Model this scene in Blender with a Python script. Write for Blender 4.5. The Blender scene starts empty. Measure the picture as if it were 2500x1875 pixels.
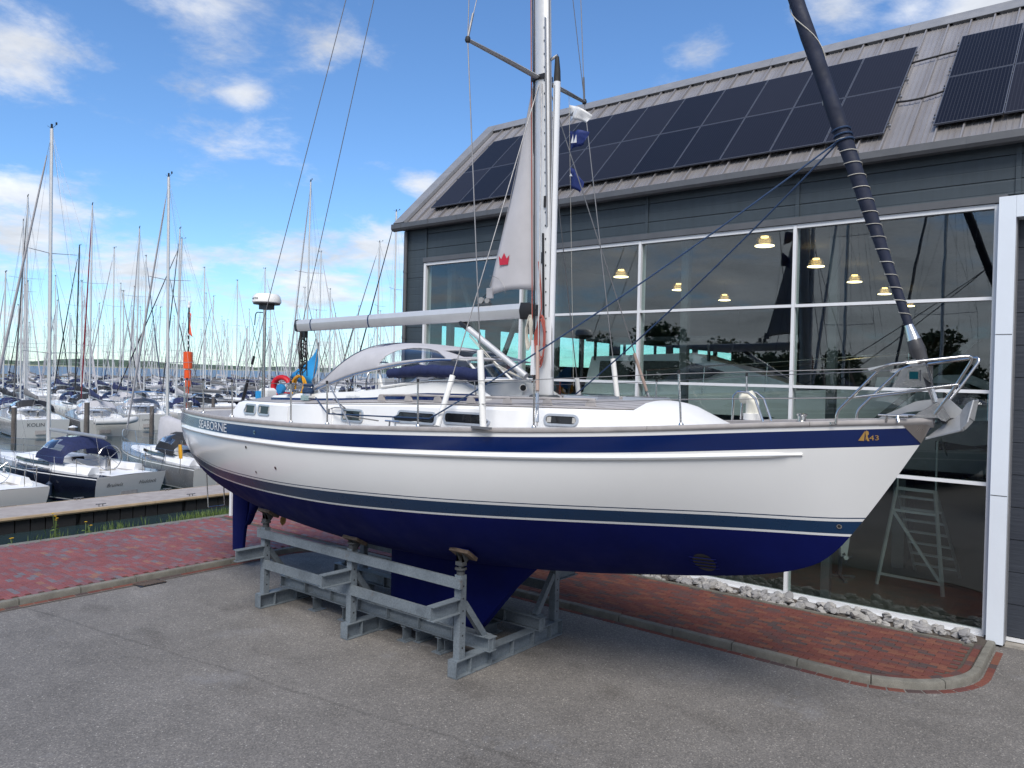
import bpy, math, random
import numpy as np
from mathutils import Vector, Matrix
R = math.radians
S = bpy.context.scene
COL = S.collection
random.seed(7)

# ---------------------------------------------------------------- camera
cam_d = bpy.data.cameras.new('camera')
cam_d.sensor_width = 36.0
cam_d.lens = 1870.0 / 2500.0 * 36.0
cam_d.clip_start = 0.1
cam_d.clip_end = 20000
cam = bpy.data.objects.new('camera', cam_d)
COL.objects.link(cam)
rgt = Vector((0.7804975, 0.62469486, 0.02408298))
dwn = Vector((0.02553942, 0.00662906, -0.99965184))
fwd = Vector((-0.62463701, 0.78084082, -0.01078038))
cam.matrix_world = Matrix(((rgt.x, -dwn.x, -fwd.x, 0.0), (rgt.y, -dwn.y, -fwd.y, 0.0),
                           (rgt.z, -dwn.z, -fwd.z, 4.15), (0, 0, 0, 1)))
S.camera = cam

# ---------------------------------------------------------------- sky and sun
SUN_EL, SUN_DIR = R(50), Vector((0.55, -0.83, 0)).normalized()
W = bpy.data.worlds.new('World')
S.world = W
W.use_nodes = True
wn, wl = W.node_tree.nodes, W.node_tree.links
wn.clear()
def wnode(t, **k):
    n = wn.new(t)
    for a, v in k.items():
        setattr(n, a, v)
    return n
def wmath(op, a, b=None, c=None, clamp=False):
    n = wnode('ShaderNodeMath', operation=op, use_clamp=clamp)
    for i, v in enumerate((a, b, c)):
        if v is None:
            continue
        if isinstance(v, (int, float)):
            n.inputs[i].default_value = v
        else:
            wl.new(v, n.inputs[i])
    return n.outputs[0]
sky = wnode('ShaderNodeTexSky', sky_type='NISHITA', sun_disc=False)
sky.sun_elevation = SUN_EL
sky.sun_rotation = math.atan2(SUN_DIR.x, SUN_DIR.y)
sky.air_density = 1.0
sky.dust_density = 0.05
sky.ozone_density = 3.0
tc = wnode('ShaderNodeTexCoord')
sep = wnode('ShaderNodeSeparateXYZ')
wl.new(tc.outputs['Generated'], sep.inputs[0])
zc = wmath('MAXIMUM', sep.outputs[2], 0.0)
den = wmath('ADD', zc, 0.16)
cmb = wnode('ShaderNodeCombineXYZ')
wl.new(wmath('DIVIDE', sep.outputs[0], den), cmb.inputs[0])
wl.new(wmath('DIVIDE', sep.outputs[1], den), cmb.inputs[1])
def wnoise(vec, scale, det, rough, off=(0, 0, 0), dist=0.0):
    mp = wnode('ShaderNodeMapping')
    mp.inputs['Location'].default_value = off
    wl.new(vec, mp.inputs[0])
    n = wnode('ShaderNodeTexNoise')
    n.inputs['Scale'].default_value = scale
    n.inputs['Detail'].default_value = det
    n.inputs['Roughness'].default_value = rough
    n.inputs['Distortion'].default_value = dist
    wl.new(mp.outputs[0], n.inputs['Vector'])
    return n.outputs['Fac']
n_big = wnoise(cmb.outputs[0], 1.15, 9, 0.62, (3.1, 1.7, 0), 0.25)
n_fin = wnoise(cmb.outputs[0], 5.0, 7, 0.65, (0.4, 7.7, 2), 0.3)
cover = wmath('ADD', wmath('MULTIPLY', n_big, 0.72), wmath('MULTIPLY', n_fin, 0.28))
cdir = wnode('ShaderNodeCombineXYZ')
for i in range(3):
    wl.new(sep.outputs[i], cdir.inputs[i])
# single cumulus heaps standing in the sky: direction, angular radius, weight
HEAPS = [(-0.796, 0.456, 0.405, 0.105, 1.05), (-0.898, 0.29, 0.33, 0.125, 1), (-0.716, 0.58, 0.389, 0.13, 0.85), (-0.70, 0.61, 0.37, 0.09, 0.8), (-0.406, 0.83, 0.383, 0.10, 1.25), (-0.431, 0.83, 0.353, 0.09, 1.0), (-0.254, 0.876, 0.411, 0.13, 1.2), (-0.116, 0.914, 0.389, 0.15, 1.3), (-0.19, 0.90, 0.40, 0.10, 1.1), (-0.928, 0.326, 0.178, 0.125, 0.9), (-0.694, 0.681, 0.235, 0.044, 1), (-0.806, 0.499, 0.319, 0.038, 0.8), (-0.803, 0.581, 0.135, 0.14, 1), (-0.758, 0.635, 0.149, 0.11, 0.8), (-0.9, 0.42, 0.121, 0.11, 0.7), (-0.939, 0.319, 0.129, 0.088, 0.8), (-0.518, 0.738, 0.431, 0.0625, 0.7)]
tot = None
for (dx, dy, dz, rad, wt) in HEAPS:
    dn = wnode('ShaderNodeVectorMath', operation='DISTANCE')
    sc = wnode('ShaderNodeVectorMath', operation='MULTIPLY')
    wl.new(cdir.outputs[0], sc.inputs[0])
    sc.inputs[1].default_value = (1, 1, 1.7)
    wl.new(sc.outputs[0], dn.inputs[0])
    dn.inputs[1].default_value = (dx, dy, dz * 1.7)
    g = wmath('SUBTRACT', 1.0, wmath('DIVIDE', dn.outputs['Value'], rad), clamp=True)
    g = wmath('MULTIPLY', g, wt)
    tot = g if tot is None else wmath('MAXIMUM', tot, g)
# the cloud deck thickens on the side of the sky that the glass front mirrors
bk = wnode('ShaderNodeVectorMath', operation='DOT_PRODUCT')
wl.new(cdir.outputs[0], bk.inputs[0])
bk.inputs[1].default_value = (0.62, -0.78, 0.25)
deck = wnode('ShaderNodeMapRange', interpolation_type='SMOOTHSTEP')
wl.new(bk.outputs['Value'], deck.inputs[0])
deck.inputs[1].default_value = -0.25
deck.inputs[2].default_value = 0.65
deck.inputs[4].default_value = 0.20
low = wmath('MULTIPLY', wmath('SUBTRACT', 1.0, wmath('DIVIDE', zc, 0.34), clamp=True), 0.10)
base = wmath('ADD', wmath('ADD', wmath('ADD', cover, low), deck.outputs[0]), wmath('MULTIPLY', tot, 0.215))
mask = wnode('ShaderNodeMapRange', interpolation_type='SMOOTHSTEP')
wl.new(base, mask.inputs[0])
mask.inputs[1].default_value = 0.575
mask.inputs[2].default_value = 0.76
mask.inputs[4].default_value = 0.93
shade = wnode('ShaderNodeMapRange')
n_shd = wnoise(cmb.outputs[0], 2.1, 6, 0.6, (5.2, 0.3, 1), 0.3)
wl.new(n_shd, shade.inputs[0])
shade.inputs[1].default_value = 0.3
shade.inputs[2].default_value = 0.7
shade.inputs[3].default_value = 0.66
shade.inputs[4].default_value = 1.12
ccol = wnode('ShaderNodeMix', data_type='RGBA', blend_type='MULTIPLY')
ccol.inputs[0].default_value = 1.0
ccol.inputs[6].default_value = (6.2, 6.45, 6.9, 1)
wl.new(shade.outputs[0], ccol.inputs[7])
mixc = wnode('ShaderNodeMix', data_type='RGBA')
wl.new(mask.outputs[0], mixc.inputs[0])
tint = wnode('ShaderNodeMix', data_type='RGBA', blend_type='MULTIPLY')
tint.inputs[0].default_value = 1.0
tint.inputs[7].default_value = (0.76, 1.0, 1.22, 1)
wl.new(sky.outputs[0], tint.inputs[6])
wl.new(tint.outputs[2], mixc.inputs[6])
wl.new(ccol.outputs[2], mixc.inputs[7])
bg = wnode('ShaderNodeBackground')
bg.inputs[1].default_value = 0.085
wl.new(mixc.outputs[2], bg.inputs[0])
wo = wnode('ShaderNodeOutputWorld')
wl.new(bg.outputs[0], wo.inputs[0])
sun_d = bpy.data.lights.new('sun', 'SUN')
sun_d.energy = 2.15
sun_d.angle = R(30)
sun_d.color = (1.0, 0.94, 0.86)
sun = bpy.data.objects.new('sun', sun_d)
COL.objects.link(sun)
sv = Vector((SUN_DIR.x * math.cos(SUN_EL), SUN_DIR.y * math.cos(SUN_EL), math.sin(SUN_EL)))
sun.location = sv * 60
sun.rotation_euler = sv.to_track_quat('Z', 'Y').to_euler()
V = S.view_settings
V.view_transform = 'Standard'
V.look = 'None'
V.exposure = 0.8
V.gamma = 1.0
V.use_curve_mapping = False
S.cycles.max_bounces = 10
S.cycles.transparent_max_bounces = 16
S.cycles.caustics_reflective = False
S.cycles.caustics_refractive = False
S.cycles.use_denoising = True

# ---------------------------------------------------------------- materials
MATS = {}
class NT:
    def __init__(s, name):
        s.m = bpy.data.materials.new(name)
        s.m.use_nodes = True
        s.n, s.l = s.m.node_tree.nodes, s.m.node_tree.links
        s.bs = s.n['Principled BSDF']
        s.out = s.n['Material Output']
        MATS[name] = s.m
    def node(s, t, ins=None, **k):
        n = s.n.new(t)
        for a, v in k.items():
            setattr(n, a, v)
        for a, v in (ins or {}).items():
            if hasattr(v, 'links'):
                s.l.new(v, n.inputs[a])
            else:
                n.inputs[a].default_value = v
        return n
    def coord(s, scale=(1, 1, 1), kind='Object', rot=(0, 0, 0), loc=(0, 0, 0)):
        t = s.node('ShaderNodeTexCoord')
        m = s.node('ShaderNodeMapping', {'Scale': scale, 'Rotation': rot, 'Location': loc})
        s.l.new(t.outputs[kind], m.inputs[0])
        return m.outputs[0]
    def noise(s, vec, scale, det=4, rough=.55, dist=0.0):
        return s.node('ShaderNodeTexNoise', {'Vector': vec, 'Scale': scale, 'Detail': det, 'Roughness': rough, 'Distortion': dist}).outputs['Fac']
    def ramp(s, fac, stops, interp='LINEAR'):
        r = s.node('ShaderNodeValToRGB', {'Fac': fac})
        r.color_ramp.interpolation = interp
        e = r.color_ramp.elements
        while len(e) < len(stops):
            e.new(0.5)
        for i, (p, c) in enumerate(stops):
            e[i].position = p
            e[i].color = (*c, 1) if len(c) == 3 else c
        return r.outputs[0]
    def math(s, op, a, b=0.0, clamp=False):
        return s.node('ShaderNodeMath', {0: a, 1: b}, operation=op, use_clamp=clamp).outputs[0]
    def mix(s, fac, a, b, mode='MIX'):
        n = s.node('ShaderNodeMix', data_type='RGBA', blend_type=mode)
        for i, v in ((0, fac), (6, a), (7, b)):
            if hasattr(v, 'links'):
                s.l.new(v, n.inputs[i])
            else:
                n.inputs[i].default_value = v if i == 0 or len(v) == 4 else (*v, 1)
        return n.outputs[2]
    def bump(s, h, strength=.3, dist=.01):
        b = s.node('ShaderNodeBump', {'Height': h, 'Strength': strength, 'Distance': dist})
        s.l.new(b.outputs[0], s.bs.inputs['Normal'])
        return b
    def set(s, **k):
        for a, v in k.items():
            a = a.replace('_', ' ')
            if hasattr(v, 'links'):
                s.l.new(v, s.bs.inputs[a])
            elif a == 'Base Color' and len(v) == 3:
                s.bs.inputs[a].default_value = (*v, 1)
            else:
                s.bs.inputs[a].default_value = v
        return s
def mat(name, col, rough=.5, metal=0.0, var=.10, scale=3.0, bump=0.0, bscale=80, coat=0.0, fine=0.0):
    if name in MATS:
        return MATS[name]
    t = NT(name)
    v = t.coord()
    n = t.noise(v, scale, 5, .6)
    lo = tuple(c * (1 - var) for c in col)
    hi = tuple(min(1, c * (1 + var)) for c in col)
    c = t.ramp(n, [(.3, lo), (.7, hi)])
    if fine:
        f = t.noise(v, 120, 3, .7)
        c = t.mix(fine, c, t.ramp(f, [(.35, (0, 0, 0)), (.65, (1, 1, 1))]), 'OVERLAY')
    t.set(Base_Color=c, Metallic=metal)
    t.set(Roughness=t.ramp(t.noise(v, scale * 2.7, 4), [(.3, (rough * .85,) * 3), (.7, (min(1, rough * 1.15),) * 3)]))
    if coat:
        t.set(Coat_Weight=coat, Coat_Roughness=.08)
    if bump:
        t.bump(t.noise(v, bscale, 4), bump, .006)
    return t.m

WHITE = mat('gelcoat_white', (.80, .80, .78), .22, var=.025, scale=1.3, coat=.35)
DECKW = mat('deck_white', (.82, .83, .84), .38, var=.03, scale=2)
HULLW = mat('topside_white', (.73, .735, .735), .16, var=.02, scale=.7, coat=.5)
NAVY = mat('stripe_navy', (.003, .014, .085), .18, var=.05, coat=.15)
BOOT = mat('boot_blue', (.003, .028, .082), .3, var=.08, coat=.08)
ANTI = mat('antifoul_navy', (.003, .0065, .078), .7, var=.18, scale=1.1, bump=.15, bscale=35)
ANTI.node_tree.nodes['Principled BSDF'].inputs['Specular IOR Level'].default_value = .12
RAILT = mat('cap_rail_teak', (.37, .35, .345), .6, var=.14, scale=6, bump=.2, bscale=140)
STEEL = mat('stainless', (.62, .61, .60), .17, 1.0, var=.04)
WIRE = mat('wire_steel', (.22, .22, .23), .5, .6, var=.05)
ALU = mat('mast_aluminium', (.64, .645, .65), .38, .4, var=.04, scale=5)
ALUD = mat('spar_grey', (.42, .43, .45), .4, .6, var=.05)
BLACK = mat('black_plastic', (.012, .012, .014), .45, var=.15)
RUBBER = mat('black_rubber', (.02, .02, .021), .7)
CANVASG = mat('canvas_grey', (.44, .44, .47), .85, var=.06, scale=5, bump=.25, bscale=260)
SAILG = mat('sail_cloth', (.50, .49, .51), .8, var=.05, scale=3, bump=.2, bscale=180)
CANVASB = mat('canvas_navy', (.010, .018, .075), .8, var=.2, scale=6, bump=.5, bscale=30)
CANVASK = mat('canvas_black', (.016, .018, .024), .8, var=.2, scale=6)
CANVASD = mat('canvas_slate', (.16, .16, .165), .85, var=.12, scale=5)
ROPEB = mat('rope_blue', (.02, .05, .12), .8, bump=.6, bscale=400)
ROPEW = mat('rope_white', (.55, .53, .47), .8, bump=.6, bscale=400)
ROPER = mat('rope_red', (.36, .09, .07), .8, bump=.6, bscale=400)
ROPEK = mat('rope_black', (.03, .03, .032), .8, bump=.6, bscale=400)
REDP = mat('red_vinyl', (.62, .012, .022), .45)
ORANGE = mat('orange_paint', (.72, .085, .012), .45, var=.12)
ORFLAG = mat('orange_flag', (.85, .10, .03), .7)
YELLOW = mat('yellow_hose', (.72, .36, .02), .45)
LBLUE = mat('light_blue_cloth', (.02, .27, .60), .75)
GOLD = mat('gold_foil', (.55, .33, .10), .4, .5)
BRONZE = mat('bronze', (.30, .19, .075), .4, .8, var=.3, scale=20)
WOODY = mat('pad_wood', (.12, .085, .06), .8, var=.3, scale=14)
GREYHULL = mat('hull_grey', (.155, .16, .17), .25, coat=.4)
SILVER = mat('hull_silver', (.38, .385, .40), .25, coat=.4)
BLACKHULL = mat('hull_black_blue', (.006, .008, .018), .15, coat=.5)
WINDARK = mat('window_dark', (.012, .014, .018), .06, var=.2)
WINGREY = mat('window_acrylic', (.14, .15, .17), .10)
WINFR = mat('window_frame_alu', (.50, .54, .60), .35, .5)
DGREY = mat('dark_grey_paint', (.06, .065, .07), .5)
FRAMEW = mat('frame_white', (.72, .74, .77), .35, var=.02)
PORTAL = mat('portal_white', (.70, .76, .84), .38, var=.025, scale=1.2)
CONC = mat('kerb_concrete', (.165, .16, .14), .9, var=.22, scale=5, bump=.4, bscale=120, fine=.25)
PLINTH = mat('plinth_concrete', (.33, .31, .28), .9, var=.2, scale=4, bump=.4, bscale=90)
GUTT = mat('gutter_grey', (.115, .12, .13), .45, .3)
TRIM = mat('roof_trim', (.27, .275, .29), .5, .35, var=.10, scale=2)
RTRIM = TRIM
PONTW = mat('pontoon_wood', (.36, .27, .17), .8, var=.2, scale=3, bump=.3, bscale=70)
PILE = mat('pile_wood', (.11, .10, .095), .85, var=.3, scale=3, bump=.5, bscale=30)
SIGNB = mat('sign_blue', (.012, .03, .16), .4)
PROP = BRONZE

# special materials
def m_asphalt():
    t = NT('asphalt')
    v = t.coord()
    big = t.noise(v, .22, 5, .6)
    mid = t.noise(v, 1.4, 5, .65)
    base = t.ramp(big, [(.28, (.148, .140, .134)), (.5, (.180, .171, .164)), (.75, (.216, .206, .198))])
    base = t.mix(.55, base, t.ramp(mid, [(.25, (.33, .33, .33)), (.75, (.62, .62, .62))]), 'OVERLAY')
    vo = t.node('ShaderNodeTexVoronoi', {'Vector': v, 'Scale': 70.0, 'Randomness': 1.0})
    st = t.ramp(vo.outputs['Color'], [(0.0, (.55, .55, .55)), (.55, (.92, .92, .92)), (.82, (1.25, 1.24, 1.2)), (1, (2.2, 2.15, 2.05))])
    base = t.mix(1.0, base, st, 'MULTIPLY')
    vo2 = t.node('ShaderNodeTexVoronoi', {'Vector': v, 'Scale': 26.0, 'Randomness': 1.0})
    sp = t.math('GREATER_THAN', t.node('ShaderNodeSeparateColor', {0: vo2.outputs['Color']}).outputs[0], .93)
    near = t.math('LESS_THAN', vo2.outputs['Distance'], .23)
    base = t.mix(t.math('MULTIPLY', t.math('MULTIPLY', sp, near), .7), base, (.46, .45, .43))
    # thin seams and stains with shapes of their own
    sxyz = t.node('ShaderNodeSeparateXYZ', {0: v})
    wob = t.math('MULTIPLY', t.math('SUBTRACT', t.noise(v, .9, 3), .5), .22)
    dl = t.math('ABSOLUTE', t.math('ADD', t.math('SUBTRACT', t.math('MULTIPLY', sxyz.outputs[0], .158), t.math('MULTIPLY', sxyz.outputs[1], .987)), t.math('ADD', wob, 7.264)))
    seam = t.ramp(dl, [(0, (.70, .70, .70)), (.018, (.80, .80, .80)), (.04, (1, 1, 1))])
    base = t.mix(.8, base, seam, 'MULTIPLY')
    stn = t.ramp(t.noise(t.coord((1, 1.7, 1), loc=(4, 2, 0)), .55, 3, .5), [(.58, (1, 1, 1)), (.68, (.72, .71, .70))])
    base = t.mix(.8, base, stn, 'MULTIPLY')
    pal = t.ramp(t.noise(t.coord((1, 1, 1), loc=(9, 5, 3)), .7, 5, .7), [(.60, (0, 0, 0)), (.74, (.3, .3, .3))])
    base = t.mix(pal, base, (.28, .29, .32))
    t.set(Base_Color=base, Roughness=.86)
    t.bump(vo.outputs['Distance'], .5, .006)
m_asphalt()
def m_brick(name, cols):
    t = NT(name)
    oi = t.node('ShaderNodeObjectInfo')
    ge = t.node('ShaderNodeNewGeometry')
    r = t.math('FRACT', t.math('ADD', oi.outputs['Random'], t.math('MULTIPLY', ge.outputs['Random Per Island'], 1.0)))
    c = t.ramp(r, cols, 'CONSTANT')
    v = t.coord(kind='Object')
    n = t.noise(t.coord(kind='Generated'), 3, 4)
    gp = t.node('ShaderNodeMapping', {'Vector': ge.outputs['Position']}).outputs[0]
    fi = t.noise(gp, 90, 4, .7)
    c = t.mix(.45, c, t.ramp(fi, [(.3, (.25, .25, .25)), (.7, (.75, .75, .75))]), 'OVERLAY')
    dirt = t.noise(gp, 1.1, 5, .65)
    c = t.mix(.5, c, t.ramp(dirt, [(.3, (.62, .60, .60)), (.65, (1.08, 1.08, 1.1))]), 'MULTIPLY')
    t.set(Base_Color=c, Roughness=.85)
    t.bump(fi, .35, .004)
    return t.m
BRICKR = m_brick('clinker_red', [(0, (.145, .045, .035)), (.18, (.120, .044, .040)), (.34, (.165, .056, .040)), (.5, (.135, .043, .033)), (.64, (.098, .050, .047)), (.78, (.175, .068, .044)), (.9, (.078, .053, .052))])
BRICKP = m_brick('clinker_purple', [(0, (.205, .070, .074)), (.2, (.180, .082, .092)), (.38, (.225, .074, .074)), (.55, (.175, .098, .110)), (.72, (.205, .064, .068)), (.88, (.150, .132, .150)), (.95, (.24, .118, .088))])
JOINT = mat('joint_sand', (.075, .062, .052), .95, var=.25, scale=9)
def m_galv():
    t = NT('galvanised_steel')
    v = t.coord()
    vo = t.node('ShaderNodeTexVoronoi', {'Vector': v, 'Scale': 55.0})
    c = t.ramp(vo.outputs['Color'], [(0, (.150, .180, .205)), (1, (.225, .258, .285))])
    big = t.noise(v, 2.2, 5, .65)
    c = t.mix(.85, c, t.ramp(big, [(.25, (.55, .57, .6)), (.5, (.95, .97, 1)), (.8, (1.25, 1.25, 1.25))]), 'MULTIPLY')
    rust = t.ramp(t.noise(t.coord(loc=(3, 1, 2)), 3.5, 6, .7), [(.64, (0, 0, 0)), (.72, (1, 1, 1))])
    c = t.mix(t.math('MULTIPLY', rust, .55), c, (.15, .085, .045))
    t.set(Base_Color=c, Metallic=.25, Roughness=.55)
    t.bump(big, .15, .004)
m_galv(); GALV = MATS['galvanised_steel']
def m_teak():
    t = NT('deck_teak')
    v = t.coord()
    w = t.node('ShaderNodeTexWave', {'Vector': v, 'Scale': 3.2, 'Distortion': 0.0}, wave_type='BANDS', bands_direction='Y')
    seam = t.ramp(w.outputs['Fac'], [(0, (.10, .10, .10)), (.06, (1, 1, 1))])
    g = t.noise(t.coord((1, 30, 30)), 2.5, 5, .6)
    c = t.ramp(g, [(.3, (.27, .265, .275)), (.7, (.40, .39, .40))])
    t.set(Base_Color=t.mix(1.0, c, seam, 'MULTIPLY'), Roughness=.8)
m_teak(); TEAK = MATS['deck_teak']
def m_roof():
    t = NT('roof_sheet')
    v = t.coord()
    st = t.noise(t.coord((2.2, .12, .12)), 1.6, 6, .65)
    c = t.ramp(st, [(.25, (.225, .21, .21)), (.5, (.33, .32, .325)), (.8, (.43, .425, .44))])
    b2 = t.noise(v, .5, 5, .6)
    c = t.mix(.7, c, t.ramp(b2, [(.3, (.72, .7, .68)), (.7, (1.1, 1.1, 1.12))]), 'MULTIPLY')
    t.set(Base_Color=c, Metallic=.45, Roughness=.42)
m_roof(); ROOFM = MATS['roof_sheet']
def m_clad():
    t = NT('cladding_slate')
    v = t.coord()
    c = t.ramp(t.noise(v, .8, 4), [(.3, (.034, .050, .064)), (.7, (.048, .066, .082))])
    c = t.mix(.5, c, t.ramp(t.noise(t.coord((6, 6, .35)), 1.5, 5, .7), [(.35, (.80, .80, .80)), (.7, (1.12, 1.12, 1.12))]), 'MULTIPLY')
    w = t.node('ShaderNodeTexWave', {'Vector': v, 'Scale': 1.55}, wave_type='BANDS', bands_direction='Z', wave_profile='SIN')
    t.set(Base_Color=c, Roughness=.55)
    t.bump(t.ramp(w.outputs['Fac'], [(0, (0, 0, 0)), (.05, (1, 1, 1))]), .35, .01)
m_clad(); CLAD = MATS['cladding_slate']
def m_door():
    t = NT('roller_door_slate')
    v = t.coord()
    c = t.ramp(t.noise(v, 1.5, 4), [(.3, (.030, .036, .050)), (.7, (.042, .050, .066))])
    t.set(Base_Color=c, Roughness=.45)
    t.bump(t.noise(t.coord((.4, .4, 9)), 3, 4), .35, .02)
m_door(); DOORM = MATS['roller_door_slate']
def m_solar():
    t = NT('solar_glass')
    v = t.coord(kind='Object')
    sx = t.node('ShaderNodeSeparateXYZ', {0: v})
    fx = t.math('FRACT', t.math('MULTIPLY', sx.outputs[0], 18.0))
    fine = t.ramp(fx, [(0, (.030, .032, .042)), (.18, (.0065, .0075, .014))], 'CONSTANT')
    gx = t.math('FRACT', t.math('MULTIPLY', sx.outputs[0], 6.0))
    gy = t.math('FRACT', t.math('MULTIPLY', sx.outputs[1], 11.0))
    g = t.math('MAXIMUM', t.math('LESS_THAN', gx, .02), t.math('LESS_THAN', gy, .03))
    c = t.mix(t.math('MULTIPLY', g, .8), fine, (.03, .032, .04))
    oi = t.node('ShaderNodeObjectInfo')
    c = t.mix(t.math('MULTIPLY', oi.outputs['Random'], .55), c, (.030, .030, .040))
    sp = t.ramp(t.noise(v, 30, 2, .5), [(.80, (0, 0, 0)), (.83, (1, 1, 1))])
    c = t.mix(t.math('MULTIPLY', sp, .35), c, (.3, .3, .3))
    t.set(Base_Color=c, Roughness=.38, Specular_IOR_Level=.12)
m_solar(); SOLAR = MATS['solar_glass']
def m_glass(name, tint, boost, base, rough=0.0, wob=0.0):
    t = NT(name)
    t.n.remove(t.bs)
    tr = t.node('ShaderNodeBsdfTransparent', {'Color': (*tint, 1)})
    gl = t.node('ShaderNodeBsdfGlossy', {'Color': (.95, .96, 1, 1), 'Roughness': rough})
    lw = t.node('ShaderNodeLayerWeight', {'Blend': .5})
    fr = t.math('ADD', t.math('MULTIPLY', t.math('POWER', lw.outputs['Facing'], 5.0), .96), .04)
    if wob:
        b = t.node('ShaderNodeBump', {'Height': t.noise(t.coord(), .9, 2), 'Strength': wob, 'Distance': .02})
        t.l.new(b.outputs[0], gl.inputs['Normal'])
    f = t.math('ADD', t.math('MULTIPLY', fr, boost), base, True)
    mx = t.node('ShaderNodeMixShader', {0: f, 1: tr.outputs[0], 2: gl.outputs[0]})
    t.l.new(mx.outputs[0], t.out.inputs[0])
    return t.m
GLASS = m_glass('facade_glass', (.84, .90, .88), 1.5, .012, 0.0, .05)
CLEAR = m_glass('clear_vinyl', (.82, .85, .90), 1.2, .02, .03)
BACKGL = m_glass('rear_window_glass', (.72, .93, .92), 1.0, .0)
def m_water():
    t = NT('harbour_water')
    v = t.coord((1, 1, 1))
    n = t.noise(v, 1.1, 6, .55, .4)
    n2 = t.noise(t.coord((1, .5, 1)), .12, 3, .5)
    t.set(Base_Color=t.ramp(n2, [(.3, (.016, .032, .036)), (.7, (.028, .050, .058))]), Roughness=.05, IOR=1.33)
    t.bump(n, .25, .06)
m_water(); WATER = MATS['harbour_water']
def m_sea():
    t = NT('lake_water')
    n = t.noise(t.coord((.02, .12, 1)), 2.0, 7, .6)
    t.set(Base_Color=t.ramp(n, [(.3, (.045, .085, .15)), (.7, (.075, .12, .19))]), Roughness=.35, IOR=1.33)
    t.bump(n, .5, .4)
m_sea(); SEA = MATS['lake_water']
LAND = mat('far_shore_green', (.045, .085, .045), .95, var=.35, scale=.02)
SANDS = mat('far_shore_sand', (.30, .31, .20), .95, var=.2, scale=.01)
def m_leaf(name, a, b):
    t = NT(name)
    ge = t.node('ShaderNodeNewGeometry')
    t.set(Base_Color=t.ramp(ge.outputs['Random Per Island'], [(0, a), (1, b)]), Roughness=.6)
    t.bs.inputs['Transmission Weight'].default_value = 0.0
    return t.m
LEAF = m_leaf('tree_leaf', (.018, .045, .014), (.06, .10, .03))
GRASSM = m_leaf('grass_blade', (.045, .09, .018), (.13, .19, .05))
BARK = mat('bark', (.07, .055, .04), .9, var=.3, scale=10, bump=.5, bscale=40)
SOIL = mat('bank_soil', (.12, .10, .06), .95, var=.45, scale=2.2, bump=.6, bscale=14)
STONEM = None
def m_stone():
    t = NT('rubble_stone')
    oi = t.node('ShaderNodeObjectInfo')
    c = t.ramp(oi.outputs['Random'], [(0, (.22, .22, .225)), (.35, (.30, .30, .31)), (.7, (.36, .355, .345)), (1, (.44, .43, .42))])
    v = t.coord()
    n = t.noise(v, 14, 6, .7)
    c = t.mix(.8, c, t.ramp(n, [(.3, (.62, .6, .58)), (.65, (1.15, 1.15, 1.15))]), 'MULTIPLY')
    t.set(Base_Color=c, Roughness=.9)
    t.bump(n, .5, .01)
m_stone(); STONEM = MATS['rubble_stone']
def m_floor():
    t = NT('showroom_floor')
    n = t.noise(t.coord(), .6, 6, .6)
    t.set(Base_Color=t.ramp(n, [(.3, (.045, .043, .038)), (.7, (.07, .066, .058))]), Roughness=.35)
m_floor()
INW = mat('inner_wall_grey', (.10, .10, .10), .8)
INCEIL = mat('inner_ceiling', (.09, .09, .092), .85)
def m_emit(name, col, s):
    t = NT(name)
    t.set(Base_Color=col, Emission_Color=(*col, 1), Emission_Strength=s)
    return t.m
LAMPE = m_emit('lamp_glow', (1.0, .78, .42), 3.2)
LAMPG = m_glass('lamp_shade_glass', (.75, .62, .42), .9, .16, .1)
def m_deckpont():
    t = NT('pontoon_deck')
    v = t.coord()
    w = t.node('ShaderNodeTexWave', {'Vector': v, 'Scale': 2.2}, wave_type='BANDS', bands_direction='X')
    c = t.ramp(t.noise(v, 3, 5), [(.3, (.30, .27, .26)), (.7, (.40, .37, .355))])
    t.set(Base_Color=t.mix(.6, c, t.ramp(w.outputs['Fac'], [(0, (.5, .5, .5)), (.12, (1, 1, 1))]), 'MULTIPLY'), Roughness=.85)
m_deckpont(); PDECK = MATS['pontoon_deck']

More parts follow.
